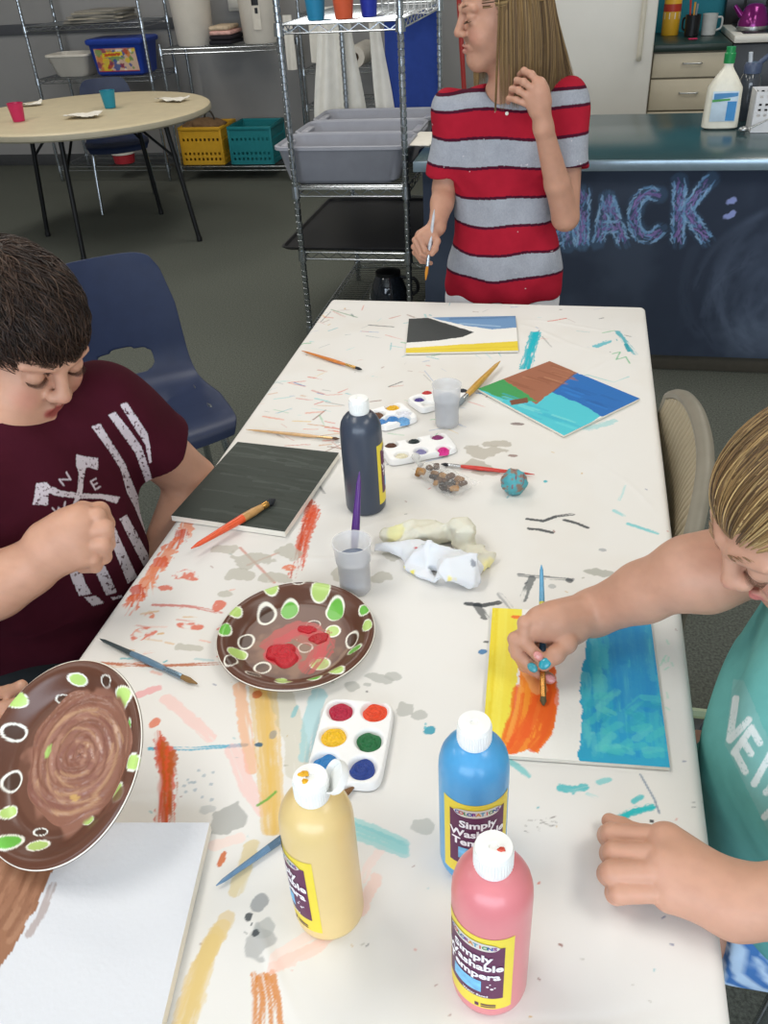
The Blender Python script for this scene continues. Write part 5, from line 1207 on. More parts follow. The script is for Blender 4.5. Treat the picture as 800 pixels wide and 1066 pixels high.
# ------------------------------------------------------------------ crumpled paper towels
def crumple(name, parts, label, col, spots, h=.0032, seed=0, amp=.006):
    P = np.array([onz(u, v, TZ+z) for u, v, z, *_ in parts]); lo = P.min(0)-.06; hi = P.max(0)+.06
    S = SDF(axis(lo[0], hi[0], h), axis(lo[1], hi[1], h), axis(TZ-.01, hi[2]+.02, h))
    for q, (u, v, z, rx, ry, rz, rot) in zip(P, parts): S.ell(q, (rx, ry, rz), rotz(rot), .012)
    rs_ = np.random.RandomState(seed); W_ = [(nrm(rs_.randn(3))*rs_.uniform(70, 170), nrm(rs_.randn(3))*rs_.uniform(30, 70), rs_.rand(2)*6.3) for _ in range(7)]
    def fold(x, y, z): return sum(amp*.30*(np.abs(np.sin((d[0]*x+d[1]*y+d[2]*z)*.5+h_[0]+1.6*np.sin(e[0]*x+e[1]*y+e[2]*z+h_[1])))**.8-.62) for d, e, h_ in W_)
    S.warp(fold); S.cut((0, 0, TZ+.001), (0, 0, -1), lo-.1, hi+.1, .002); V, F = S.mesh()
    t = thing(name, (P[:, 0].mean(), P[:, 1].mean(), TZ+.001), label, 'paper towel'); c = np.empty((len(V), 3)); c[:] = lin(col)
    for (u, v, rpx, colr) in spots:
        q = onz(u, v, TZ+.022); r = rpx/620; d = np.hypot(V[:, 0]-q[0], V[:, 1]-q[1])+.006*(vn(V[:, 0]*150, V[:, 1]*150, 4)-.5); m = (.9*(1-sm(r*.7, r*1.05, d)))[:, None]; c = c*(1-m)+np.array(lin(colr))*m
    npmesh('crumpled_paper', V, F, mat('tissue', rough=.9, attr=True, var=.02, bump=.15, bscale=600, sss=.05, dist=.0006), t, c)
    return t
crumple('paper_towel', [(445, 556, .014, .058, .022, .020, .05), (480, 556, .022, .022, .026, .026, .3), (500, 580, .010, .020, .030, .014, .2), (415, 562, .010, .030, .016, .014, -.2)], 'cream crumpled paper towel lying behind the white one', 'dcd8c6', ((412, 543, 4, 'dca04a'), (515, 585, 14, 'efe6a0'), (412, 555, 9, 'eae4a8')), seed=1, h=.0025, amp=.016)
crumple('paper_towel', [(455, 583, .016, .050, .022, .020, -.25), (480, 594, .016, .032, .028, .022, .2), (425, 572, .012, .034, .012, .012, -.2), (404, 569, .016, .020, .007, .007, .0), (440, 597, .008, .030, .016, .010, -.5)], 'white crumpled paper towel with paint stains at the water cup', 'dfe1e4', ((425, 590, 6, 'efe04a'), (418, 584, 4, 'f0e25a'), (440, 600, 5, 'e06a4a'), (434, 572, 3.2, 'c83a4a'), (470, 606, 5, 'f0e060'), (492, 594, 3, '8a8f98')), seed=4, h=.0022, amp=.018)

# bag of wood chips, painted ball
bt = onz(461, 503, TZ); t = thing('plastic_bag', (*bt[:2], TZ+.001), 'small clear plastic bag holding brown wood chips', 'bag')
e1 = nrm((onz(488, 517, TZ)-onz(436, 488, TZ))); rot = math.atan2(e1[1], e1[0]); G = []
for side in (0, 1):
    for i in range(40) if side == 0 else range(39, -1, -1):
        u = -1+2*i/39; row = []
        for j in range(30):
            v = -1+2*j/29; ed = max(0, 1-abs(u)**3)*max(0, 1-abs(v)**3); w = .027+.008*u
            zc = .011*ed+.0025*math.sin(u*14+v*9)*(1-.7*abs(u))+.002*math.sin(v*17-u*6)
            row.append((u*.056, v*w, max(.0005, .0105+zc if side else .0105-min(zc+.004, .0100)*ed)))
        G.append(row)
MB().grid(np.array(G), closed_u=True).xf(rotz(rot)).obj('bag_film', mat('clear_film', 'e8e6e2', .12, var=0, alpha=.14, spec=.8), t)
MB().tube(spline([(-.056, 0, .010), (-.072, .004, .014), (-.082, .012, .012)], 4), [.006, .004, .004, .005, .005, .006, .006, .007, .008], 10).xf(rotz(rot)).obj('bag_neck', mat('film_neck', 'dcdcd8', .2, alpha=.4), t)
rs = random.Random(9)
for k in range(28):
    u, v = rs.uniform(-.044, .044), rs.uniform(-.019, .019); q = rotz(rot)@np.array([u, v, 0])
    s = rs.uniform(.008, .013); mb = MB().box((0, 0, 0), (s*1.4, s, s*.7), rotz(rs.uniform(0, 3))@rotx(rs.uniform(-.4, .4)), s*.25)
    c = rs.choice(['3a261c', '553a26', '8a6238', '2c201c', '5e4028', 'a87c48']); o = mb.obj('wood_chip', mat('bark_'+c, c, .85, var=.25, scale=200)); o.location = (bt[0]+q[0], bt[1]+q[1], TZ+.007+(k % 2)*.0055)
    tag(o, 'brown wood chip inside the clear plastic bag', 'wood chip', 'wood chips in the bag')
q = onz(534, 514, TZ); n, m = 60, 40; V = []
for i in range(m+1):
    for k in range(n): a = 2*PI*k/n; th = PI*i/m; V.append((math.sin(th)*math.cos(a), math.sin(th)*math.sin(a), -math.cos(th)))
V = np.array(V); f = fbm(V[:, 0]*3+5, V[:, 1]*3+V[:, 2]*2.3, 3)+.5*np.abs(fbm(V[:, 0]*6, V[:, 2]*6+V[:, 1]*4, 8)-.5)
F = np.array([(i*n+k, i*n+(k+1) % n, (i+1)*n+(k+1) % n, (i+1)*n+k) for i in range(m) for k in range(n)])
cc = np.empty((len(V), 3)); cc[:] = lin('4fa3ad'); mm = sm(.56, .64, fbm(V[:, 0]*2.4+1, V[:, 2]*2.4+V[:, 1]*2, 14))[:, None]; cc = cc*(1-mm)+np.array(lin('8a7466'))*mm
mm = sm(.68, .74, fbm(V[:, 0]*4+3, V[:, 2]*4-V[:, 1]*3, 24))[:, None]; cc = cc*(1-mm)+np.array(lin('8a4a58'))*mm
o = npmesh('crumpled_ball', V*(.0215*(.86+.28*f))[:, None], F, mat('painted_foil', rough=.5, attr=True, var=.05, bump=.4, bscale=220), None, cc, world=False); o.location = (q[0], q[1]+.008, TZ+.0185)
tag(o, 'small crumpled ball painted teal and brown on the table', 'ball')
# ------------------------------------------------------------------ hair helpers
def scalp_hair(Hd, name, par, ctr, rad, keep, crown, cols, n=2500, m=9, length=.5, lift=.06, r=.0011, wob=.25, drop=None, seed=1, cap=None, curl=0, clump=0, toward=False):
    rs = np.random.RandomState(seed); c = nrm(crown); ctr = np.array(ctr); rad = np.array(rad); P = []; tries = 0
    while len(P) < n and tries < n*30:
        tries += 1; d = nrm(rs.randn(3)); p = ctr+rad*d
        if not keep(p, d): continue
        th = math.acos(np.clip(d@c, -1, 1)); e = d-c*math.cos(th)
        if np.linalg.norm(e) < 1e-3: continue
        e = nrm(e); b = np.cross(c, e); L = length(p, d, rs) if callable(length) else length*(.7+.5*rs.rand()); ph = rs.rand()*6.28; w = wob*rs.randn(); lf = lift*(.5+.9*rs.rand()); pts = []
        for i in range(m):
            s = i/(m-1); t = th+L*s*(-1 if toward else 1); t = max(t, .03); az = w*s*s+curl*math.sin(ph+s*5)*s; ee = e*math.cos(az)+b*math.sin(az)
            dd = c*math.cos(t)+ee*math.sin(t)
            pts.append(ctr+rad*dd*(1+lf*math.sin(min(1, s*1.25)*PI*.5)))
        P.append(pts)
    P = np.array(P); W = (P.reshape(-1, 3)*Hd.s)@Hd.R.T+Hd.t; W = W.reshape(P.shape)
    if drop is not None: W = drop(W, P, rs)
    ex = None
    if cap is not None:
        V, F = cap; cc = np.empty((len(V), 3)); cc[:] = lin(cols[0]); ex = (V, F, cc*.8)
    return strands(name, W, r*Hd.s, cols, par, .22, extra=ex)
def cloth(name, S, par, col, material, it=2, fold=None, paint=None, fine=False):
    if fold: S.warp(fold)
    V, F = S.mesh(); V = relax(V, F, it, .5)
    if fine: V, F = subdiv(V, F)
    c = np.empty((len(V), 3)); c[:] = lin(col)
    if paint: paint(V, c)
    return npmesh(name, V, F, material, par, c)
CLOTH = dict(rough=.92, attr=True, var=.05, scale=50, bump=.25, bscale=900, spec=.15, dist=.0006)
def project(V):
    q = (V-CC)@CR; return 400+FPX*q[:, 0]/q[:, 2], 533+FPX*q[:, 1]/q[:, 2]
def solid(name, S, par, material, it=1, ang=None):
    V, F = S.mesh(); V = relax(V, F, it, .5); return npmesh(name, V, F, material, par)

# =================================================================== the boy on the left
def boy():
    hd = math.radians(-24); f = np.array([math.cos(hd), math.sin(hd), 0]); rt = np.array([math.sin(hd), -math.cos(hd), 0]); up = np.array([0, 0, 1.])
    TB = np.stack([rt, f, up], 1)
    SL = atd(112, 424, 1.345); SR = SL+rt*.34; N = (SL+SR)/2+up*.045-f*.01; PV = np.array([*(N-f*.10)[:2], .54])
    par = thing('person', (PV[0], PV[1], 0), 'person in a maroon shirt with crossed white axes sitting at the left', 'person')
    HR = frame((.807, -.401, -.433), (.444, -.071, .893)); hs = 1.02; H = Head(HR, (-.762, .998, 1.077), hs)
    S = SDF(axis(-1.2, -.42, .006, ((-.98, -.70, .0036), (-.70, -.56, .0024))), axis(.45, 1.4, .006, ((.70, .86, .0024), (.86, 1.14, .0036))), axis(-.0, 1.28, .009, ((.80, .92, .0024), (.92, 1.2, .0034), (.5, .8, .006))))
    H.add(S, .011)
    S.cap(H.w((0, -.02, -.05)), N-f*.0, .054, .062, .03); S.ell(N-f*.03+up*-.03, (.10, .06, .035), TB, .04)
    S.ell(N-up*.16-f*.015, (.15, .095, .15), TB, .05).ell(PV+up*.12+f*.04, (.155, .13, .15), TB, .05).ell(PV, (.155, .12, .10), TB, .05)
    EL = atd(200, 500, 1.53); HL = np.array([-.68, .98, .60]); S.chain([SL, EL], [.054, .044], .03, flat=None); S.chain([EL, EL+(HL-EL)*.85], [.043, .030], .012); 
    S.ell(HL, (.035, .05, .022), TB, .015)
    for i, o in enumerate((-.026, -.009, .009, .026)): finger(S, [HL+rt*o+f*.02, HL+rt*o+f*.062-up*.004, HL+rt*o+f*.085-up*.018], .0085, .003)
    finger(S, [HL-rt*.02, HL-rt*.045+f*.03, HL-rt*.045+f*.055], .0095, .004)
    ER = atd(-80, 648, 1.12); WR = atd(30, 592, 1.135); S.chain([SR, ER, WR+(ER-WR)*.3, WR], [.058, .047, .041, .033], .02)
    K = lambda u, v, d: atd(u, v, d)
    S.cap(WR, K(74, 557, 1.115), .033, .034, .02); S.chain([K(52, 566, 1.12), K(84, 545, 1.112)], [.033, .027], .012); S.chain([K(56, 576, 1.125), K(84, 572, 1.118)], [.031, .026], .012)
    finger(S, [K(82, 540, 1.105), K(101, 537, 1.108), K(107, 553, 1.135), K(94, 562, 1.15)], 0.0126, .001, .86)
    finger(S, [K(85, 553, 1.103), K(109, 550, 1.108), K(111, 566, 1.135), K(96, 572, 1.155)], 0.0126, .001, .86)
    finger(S, [K(83, 567, 1.106), K(107, 566, 1.110), K(108, 579, 1.135), K(94, 583, 1.155)], 0.0119, .001, .86)
    finger(S, [K(76, 580, 1.112), K(97, 580, 1.114), K(99, 589, 1.135), K(86, 590, 1.155)], 0.0107, .001, .86)
    finger(S, [K(60, 548, 1.125), K(86, 532, 1.13), K(104, 532, 1.14), K(112, 545, 1.15)], .0125, .005, .85)
    KL = PV+f*.40+rt*-.12-up*.03; KR = PV+f*.42+rt*.13-up*.03; AL = KL+f*.02; AL[2] = .09; AR = KR+f*.0; AR[2] = .09
    for s, k, a in ((-1, KL, AL), (1, KR, AR)):
        S.cap(PV+rt*s*.09, k, .085, .06, .03); S.cap(k, a, .055, .036, .02); S.cap(a-up*.03, a+f*.14-up*.055, .034, .03, .02)
    V, F = S.mesh(); V = relax(V, F, 1, .4); c = skincol(V, 'c2937a'); H.skin(V, c, 'c2937a', 'a03c3a', 'cc8676')
    npmesh('body', V, F, mat('skin', **SKIN), par, c)
    H.eyes(par, look=(.1, 1, -.55)); H.lashes(par, '3a2820', .002); H.brows(par, '5e4838', z=.0205)
    # short thick brown hair
    def keep(p, d):
        x, yy, z = p
        if z < -.055+.02*abs(x)*0: return False
        if yy > .035: return z > .032-.25*abs(x)*.25
        if yy > -.012: return z > .012 - (.035 if abs(x) > .06 and yy < .012 else 0)
        return z > -.062
    SC = SDF(axis(*sorted((H.t[0]-.16, H.t[0]+.16)), .004), axis(H.t[1]-.16, H.t[1]+.16, .004), axis(H.t[2]-.16, H.t[2]+.17, .004))
    SC.ell(H.w((0, -.012, .044)), np.array((.081, .1015, .078))*hs, HR, .002); SC.ell(H.w((0, .115, -.06)), np.array((.10, .085, .100))*hs, HR, .006, 'sub'); SC.ell(H.w((0, .02, -.14)), np.array((.12, .13, .10))*hs, HR, .006, 'sub')
    for x in (-1, 1): SC.ell(H.w((x*.08, .0, -.012)), np.array((.02, .022, .036))*hs, HR, .004, 'sub')
    cap = SC.mesh()
    cols = ['2c1f19', '38281f', '221813', '46342a', '33241c', '513d30']
    scalp_hair(H, 'hair', par, (0, -.011, .042), (.0785, .1005, .0765), keep, (.25, -.55, .8), cols, 4200, 8, lambda p, d, rs: (.34+.32*rs.rand()) if p[1] > .0 else (.25+.25*rs.rand()), .10, .0012, .16, None, 5, cap, .08)
    # shirt
    S = SDF(axis(-1.12, -.48, .0032), axis(.55, 1.25, .0032), axis(.44, 1.02, .0032))
    for a, b, sgn in ((SL, EL, 1), (SR, ER, -1)):
        d = nrm(b-a); S.cap(a-d*.01, a+d*.15, .064, .072, .035); q = a+d*.125
        S.cut(q, d, q-.13, q+.13); S.cap(a+d*.09, a+d*.2, .054, .062, .004, 'sub')
    S.ell(N-up*.17-f*.012, (.168, .115, .17), TB, .05).ell(PV+up*.14+f*.06, (.178, .155, .16), TB, .06).ell(PV+up*.02+f*.02, (.19, .16, .12), TB, .05)
    S.cap(SL+up*.0, SR, .060, .060, .04); S.cap(N-up*.045-f*.045, N-up*.1-f*.03, .075, .09, .04)
    S.cap(N-up*.03-f*.03, N+up*.012-f*.012, .078, .066, .03)
    S.cap(N-up*.012-f*.025, N+up*.08+f*.01, .048, .058, .008, 'sub')
    S.cut((0, 0, .50), (0, 0, -1), (-1.3, .4, .3), (-.3, 1.4, .6))
    def fold(x, y, z):
        return .0035*np.sin(x*38+y*22+z*30+2*np.sin(z*17+y*9))*np.cos(z*26-y*31)+.003*np.sin(z*48+x*28-y*20)*np.clip((.80-z)*5, 0, 1)
    def paint(V, c):
        u, v = project(V); zx = (u-20)*4.6375; zy = (v-400)*4.6375
        p = Paint(zx, zy, '42121f'); p.c = c.copy()
        dn = fbm(zx/9, zy/9, 5, 3); w0 = p.c.copy()
        for s in ([(350, 205), (390, 188), (440, 270), (510, 380), (545, 470), (590, 580), (640, 690), (692, 775), (665, 810), (610, 720), (560, 600), (520, 520), (490, 410), (440, 330)],
                  [(430, 150), (462, 132), (530, 215), (590, 300), (625, 400), (655, 500), (685, 610), (672, 642), (640, 560), (600, 440), (560, 330), (500, 245)],
                  [(488, 100), (518, 85), (570, 160), (620, 240), (632, 300), (640, 380), (628, 380), (608, 290), (560, 215)],
                  [(485, 650), (520, 630), (570, 720), (642, 860), (610, 892), (555, 790)], [(425, 690), (462, 690), (520, 820), (570, 930), (525, 962), (480, 850), (440, 760)],
                  [(340, 850), (392, 835), (440, 930), (472, 1005), (420, 1020), (385, 940)], [(235, 890), (290, 885), (320, 960), (350, 1012), (290, 1022), (262, 960)], [(315, 1028), (370, 1022), (412, 1055), (355, 1070)], [(445, 1030), (495, 1018), (500, 1028), (452, 1042)],
                  [(275, 340), (330, 350), (380, 357), (382, 413), (345, 402), (322, 402), (314, 440), (308, 500), (300, 540), (270, 604), (252, 598), (278, 530), (285, 470), (288, 425), (275, 395)],
                  [(82, 478), (135, 472), (148, 495), (142, 520), (138, 585), (65, 580), (75, 530)], [(138, 484), (200, 513), (290, 527), (400, 530), (487, 545), (470, 577), (400, 553), (290, 551), (190, 541), (138, 524)]):
            ii = len(s); p.k += 1; P_ = np.array(s, float); idx = p.sel(P_.min(0)-2, P_.max(0)+2)
            if not len(idx): continue
            x = p.x[idx]; yy = p.y[idx]; ins = np.zeros(len(idx), bool)
            for (x0, y0), (x1, y1) in zip(P_, np.roll(P_, -1, 0)):
                cnd = (y0 > yy) != (y1 > yy); ins ^= cnd & (x < (x1-x0)*(yy-y0)/((y1-y0) if y1 != y0 else 1e-9)+x0)
            p.mix(idx, ins*(.9*sm(.24, .36, dn[idx])), 'd6ccd2')
        for s in ([(345, 470), (368, 508)], [(345, 470), (370, 456)], [(356, 489), (376, 478)], [(368, 508), (392, 494)], [(194, 460), (214, 487)], [(194, 460), (247, 460)], [(228, 425), (247, 460)], [(160, 598), (187, 627)], [(187, 627), (190, 597)], [(190, 597), (214, 612)], [(214, 612), (222, 568)]):
            p.stroke(s, 8, 'cfc4cc', .9, soft=1.5, rough=.1)
        nz = (np.einsum('ij,ij->i', V-CC, np.broadcast_to(f*.9+up*.3, V.shape)) < 0); c[nz] = p.c[nz]
    cloth('shirt', S, par, '42121f', mat('cotton', **CLOTH), 2, fold, paint, True)
    # dark trousers and shoes
    S = SDF(axis(-1.1, -.1, .009), axis(.4, 1.3, .009), axis(.03, .72, .009)); S.ell(PV-up*.01, (.17, .135, .11), TB, .03)
    for s, k, a in ((-1, KL, AL), (1, KR, AR)): S.cap(PV+rt*s*.09, k, .10, .078, .04).cap(k, a-up*.01, .074, .058, .02)
    solid('trousers', S, par, mat('dark_denim', '1c2226', .9, var=.15))
    for a in (AL, AR):
        S = SDF(axis(a[0]-.1, a[0]+.3, .006), axis(a[1]-.25, a[1]+.2, .006), axis(-.002, .16, .006)); S.cap(a-up*.04, a+f*.15-up*.05, .048, .042, .02).cap(a-up*.04, a+up*.02, .046, .044, .02); S.cut((0, 0, .004), (0, 0, -1), a-.4, a+.4)
        solid('shoe', S, par, mat('black_shoe', '202022', .6))
    ch = dup(navy, (PV[0], PV[1], 0), hd-PI/2, 'navy plastic school chair the boy is sitting on')
    return par
boy()

# =================================================================== the girl on the right
def girl():
    par = thing('person', (.42, .76, 0), 'person in a turquoise shirt painting the yellow and blue canvas at right', 'person')
    up = np.array([0, 0, 1.]); hs = 1.10
    HR = frame((-.794, -.30, -.529), (-.48, -.225, .848)); hs = 1.0; H = Head(HR, (.255, .765, 1.028), hs)
    SR = np.array([.35, .905, .92]); SL = np.array([.33, .60, .92]); N = np.array([.355, .765, .955])
    S = SDF(axis(-.09, .66, .006, ((-.07, .16, .0021), (.13, .36, .0034))), axis(.38, 1.12, .006, ((.47, .60, .0021), (.60, .76, .0030), (.76, .90, .0024), (.9, .97, .0034))), axis(0, 1.24, .012, ((.735, .85, .0020), (.85, 1.16, .0034))))
    H.add(S, .0)
    S.cap(H.w((0, -.02, -.05)), N, .048, .056, .03); S.cap(SL+up*-.01, SR+up*-.01, .05, .05, .04)
    S.ell((.37, .755, .80), (.09, .13, .15), None, .05).ell((.38, .755, .62), (.10, .135, .14), None, .05).ell((.43, .755, .50), (.12, .15, .09), None, .05)
    # painting arm and hand
    EL = atd(716, 597, .975); W = onz(618, 638, .795)
    S.chain([SR, EL+np.array([.02, .004, 0]), EL], [.050, .043, .040], .02); S.chain([EL, EL+(W-EL)*.45, W], [.040, .036, .0285], .012)
    P = lambda zx, zy, z: onz(520+zx/5.608, 570+zy/5.608, z)
    S.cap(W, P(330, 430, .815), .0275, .024, .015); S.chain([P(420, 430, .803), P(240, 420, .825)], [.026, .017], .012); S.chain([P(400, 470, .795), P(200, 470, .815)], [.022, .016], .01)
    finger(S, [P(300, 415, .826), P(150, 440, .828), P(140, 545, .808), P(222, 628, .792)], .0094, .0018, .78)
    finger(S, [P(270, 430, .812), P(92, 535, .808), P(105, 620, .790), P(190, 700, .776)], .0094, .0015, .78)
    finger(S, [P(270, 470, .800), P(95, 590, .790), P(150, 690, .768), P(295, 765, .758)], .0090, .0015, .80)
    finger(S, [P(330, 510, .790), P(200, 600, .778), P(200, 680, .764), P(260, 720, .757)], .0080, .003, .82)
    finger(S, [P(455, 490, .797), P(395, 560, .800), P(330, 625, .796), P(262, 680, .784)], .0115, .005, .78)
    # resting hand: four fingers curled over the paper, thumb tucked behind
    W2 = onz(766, 938, .776); E2 = np.array([.37, .50, .81]); S.chain([SL, E2, W2+(E2-W2)*.4, W2], [.052, .042, .038, .030], .02)
    Q = lambda zx, zy, z: onz(600+zx/4, 820+zy/4, z)
    S.chain([W2, Q(375, 235, .786)], [.029, .021], .015); S.chain([W2, Q(375, 330, .787)], [.030, .022], .012); S.chain([W2, Q(395, 435, .775)], [.027, .019], .012)
    finger(S, [Q(360, 215, .790), Q(150, 195, .780), Q(135, 200, .762), Q(190, 205, .753)], .0116, .001, .9)
    finger(S, [Q(350, 282, .793), Q(160, 272, .782), Q(145, 275, .763), Q(200, 275, .753)], .0116, .001, .9)
    finger(S, [Q(350, 350, .790), Q(150, 355, .781), Q(135, 360, .762), Q(195, 360, .753)], .0116, .001, .9)
    finger(S, [Q(372, 428, .779), Q(185, 435, .773), Q(168, 440, .759), Q(225, 440, .752)], .0112, .001, .9)
    finger(S, [Q(420, 260, .765), Q(300, 200, .757), Q(190, 165, .756), Q(140, 140, .755)], .0105, .004, .8)
    # seated legs
    for s, yy in ((-1, .66), (1, .86)):
        k = np.array([.06, yy, .50]); a = np.array([.10, yy, .09]); S.cap((.42, .755+s*.085, .50), k, .085, .055, .03); S.cap(k, a, .05, .034, .02); S.cap(a-up*.03, a+np.array([-.13, 0, -.055]), .032, .028, .02)
    V, F = S.mesh(); V = relax(V, F, 1, .4); c = skincol(V, 'c5967e'); H.skin(V, c, 'c5967e', 'c87470', 'dc8c80')
    npmesh('body', V, F, mat('skin', **SKIN), par, c)
    for tip, prev, r, nm in ((P(270, 676, .7865), P(330, 625, .796), .0088, '2f9fb2'), (P(194, 700, .779), P(105, 620, .79), .0072, '3f9aa8')):
        nail('fingernail', tip, tip-prev, -ray(565, 690), r, nm, par)
    nail('fingernail', P(296, 764, .762), P(296, 764, .758)-P(150, 690, .768), -ray(565, 690), .0072, 'd08a88', par); nail('fingernail', P(222, 628, .7955), P(222, 628, .792)-P(140, 545, .808), -ray(565, 690), .0070, 'd8918a', par)
    H.eyes(par, look=(0, 1, -.6)); H.lashes(par, '6a4a36', .004); H.brows(par, 'a98868')
    # hair combed back into a tail
    def keep(p, d):
        x, y, z = p
        if y > .03: return z > max(.014, .046-1.0*max(0, abs(x)-.008))
        if y > .0: return z > .004
        return z > -.055
    SC = SDF(axis(H.t[0]-.17, H.t[0]+.17, .004), axis(H.t[1]-.17, H.t[1]+.17, .004), axis(H.t[2]-.18, H.t[2]+.17, .004))
    SC.ell(H.w((0, -.010, .040)), np.array((.0775, .100, .0770))*hs, HR, .002); SC.ell(H.w((0, .120, -.055)), np.array((.066, .08, .092))*hs, HR, .01, 'sub'); SC.ell(H.w((0, .10, -.06)), np.array((.12, .07, .07))*hs, HR, .01, 'sub'); SC.ell(H.w((0, .02, -.14)), np.array((.12, .13, .10))*hs, HR, .006, 'sub')
    for x in (-1, 1): SC.ell(H.w((x*.08, .0, -.012)), np.array((.02, .024, .036))*hs, HR, .004, 'sub')
    cols = ['8d7049', 'a5875a', '70563a', 'b99b6a', '5d4730', '96784e', '7c6040']
    tail = nrm((0, -.9, .35))
    scalp_hair(H, 'hair', par, (0, -.010, .040), (.0775, .1005, .0770), keep, tail, cols, 4200, 12, lambda p, d, rs: (1.0+.8*rs.rand()), .035, .0010, .10, None, 8, SC.mesh(), .02, toward=True)
    base = H.w((0, -.108, .072)); P_ = []; rs = np.random.RandomState(4)
    for k in range(500):
        a, rr = rs.rand()*6.28, .014*math.sqrt(rs.rand()); o = HR@np.array((rr*math.cos(a), 0, rr*math.sin(a))); pts = []
        for i in range(10): s = i/9; pts.append(base+o*(1+1.3*math.sin(s*2.6))+HR@np.array((0, -.05*s-.03*math.sin(s*3), .02*s))+np.array([.05*s*s, 0, -.16*s*s]))
        P_.append(pts)
    strands('ponytail', np.array(P_), .0012, cols, par, .2)
    MB().tube([base+HR@np.array((.016*math.cos(a), 0, .016*math.sin(a))) for a in np.linspace(0, 2*PI, 16, endpoint=False)], .005, 8, closed=True).obj('hair_tie', mat('dark_hair_tie', '3a2a4a', .7), par, world=True)
    # loose turquoise T-shirt
    S = SDF(axis(.12, .62, .0032), axis(.45, 1.06, .0032), axis(.46, 1.0, .0032))
    for a, b, L in ((SR, EL, .085), (SL, E2, .11)):
        d = nrm(b-a); S.cap(a-d*.01, a+d*(L+.02), .062, .068, .04); q = a+d*L; S.cut(q, d, q-.12, q+.12); S.cap(a+d*(L-.04), a+d*(L+.06), .052, .062, .004, 'sub')
    S.ell((.35, .755, .83), (.115, .155, .14), None, .05).ell((.325, .72, .70), (.130, .165, .17), None, .06).ell((.36, .74, .56), (.165, .18, .13), None, .06); S.cap(SL-up*.005, SR-up*.005, .058, .058, .05)
    S.cap(N+np.array([-.01, 0, -.02]), N+np.array([-.06, 0, .09]), .062, .08, .008, 'sub'); S.cut((0, 0, .53), (0, 0, -1), (0, .3, .3), (.8, 1.2, .62))
    def fold(x, y, z): return .004*np.sin(y*34+x*20+1.5*np.sin(z*20))*np.cos(z*14+x*18)+.003*np.sin(z*40-y*30+x*22)
    def paint(V, c):
        u, v = project(V); zx = (u-690)*3.555; zy = (v-600)*3.555; p = Paint(zx, zy, '6aaea8'); p.c = c.copy()
        p.poly([(262, 380), (300, 385), (460, 760), (460, 1000), (400, 960), (230, 620)], '8fb8b4', .45)
        dn = .62
        for s in ([(272, 452), (249, 605)], [(249, 605), (320, 532)], [(266, 652), (332, 560)], [(330, 562), (360, 615)], [(298, 608), (328, 655)], [(270, 650), (307, 722)], [(340, 768), (402, 655)], [(398, 662), (440, 740)], [(440, 740), (385, 800)], [(378, 890), (420, 850)], [(415, 850), (450, 920)]):
            p.stroke(s, 26, 'dfe6e4', .92, .30, soft=1.5, rough=.08, freq=.12)
        n = (V[:, 0] < .36); c[n] = p.c[n]
    cloth('shirt', S, par, '6aaea8', mat('cotton', **CLOTH), 2, fold, paint, True)
    S = SDF(axis(.1, .62, .008), axis(.5, 1.0, .008), axis(.36, .68, .008)); S.ell((.43, .755, .51), (.13, .165, .10), None, .03)
    for s, yy in ((-1, .66), (1, .86)): S.cap((.42, .755+s*.085, .50), (.22, .755+s*.095, .50), .097, .088, .04)
    S.cut((.235, 0, 0), (-1, 0, 0), (0, .4, .3), (.4, 1.1, .7))
    def pp(V, c):
        n = fbm(V[:, 0]*70+V[:, 2]*50, V[:, 1]*70, 6, 2); m = sm(.5, .56, n)[:, None]; c[:] = c*(1-m)+np.array(lin('4a78b4'))*m
    cloth('shorts', S, par, 'b9cfe6', mat('cotton', **CLOTH), 1, None, pp)
    for yy in (.66, .86):
        a = np.array([.10, yy, .09]); S = SDF(axis(-.1, .2, .006), axis(yy-.1, yy+.1, .006), axis(-.002, .13, .006)); S.cap(a-up*.04, a+np.array([-.13, 0, -.05]), .044, .038, .02).cap(a-up*.04, a+up*.01, .042, .04, .02); S.cut((0, 0, .004), (0, 0, -1), a-.4, a+.4)
        solid('shoe', S, par, mat('white_shoe', 'd8d8d8', .6))
    # brush held in her hand
    tip = onz(566, 736, TZ+.0075); end = reach(tip, 564, 588, .185)
    brush(tip, end, 'slate blue brush held upright by the girl over her canvas', ((.22, '3f6f8f'), (.45, '26323e'), (.6, 'c8c24a'), (1, '5a9cc0')), .0036, '5a5236', .012, 'c08a4a', flen=.045)
    ch = thing('stool', (.43, .755, 0), 'plain stool under the girl in turquoise', 'stool')
    MB().lathe([(.001, .395), (.15, .395), (.16, .402), (.16, .416), (.15, .423), (.001, .424)], 36).obj('seat', mat('beige_chair_plastic', '8f8774'), ch)
    for a in range(4): q = PI/4+a*PI/2; MB().tube([(.10*math.cos(q), .10*math.sin(q), .395), (.16*math.cos(q), .16*math.sin(q), .005)], .012, 10).obj('leg', M['chrome'], ch)
girl()

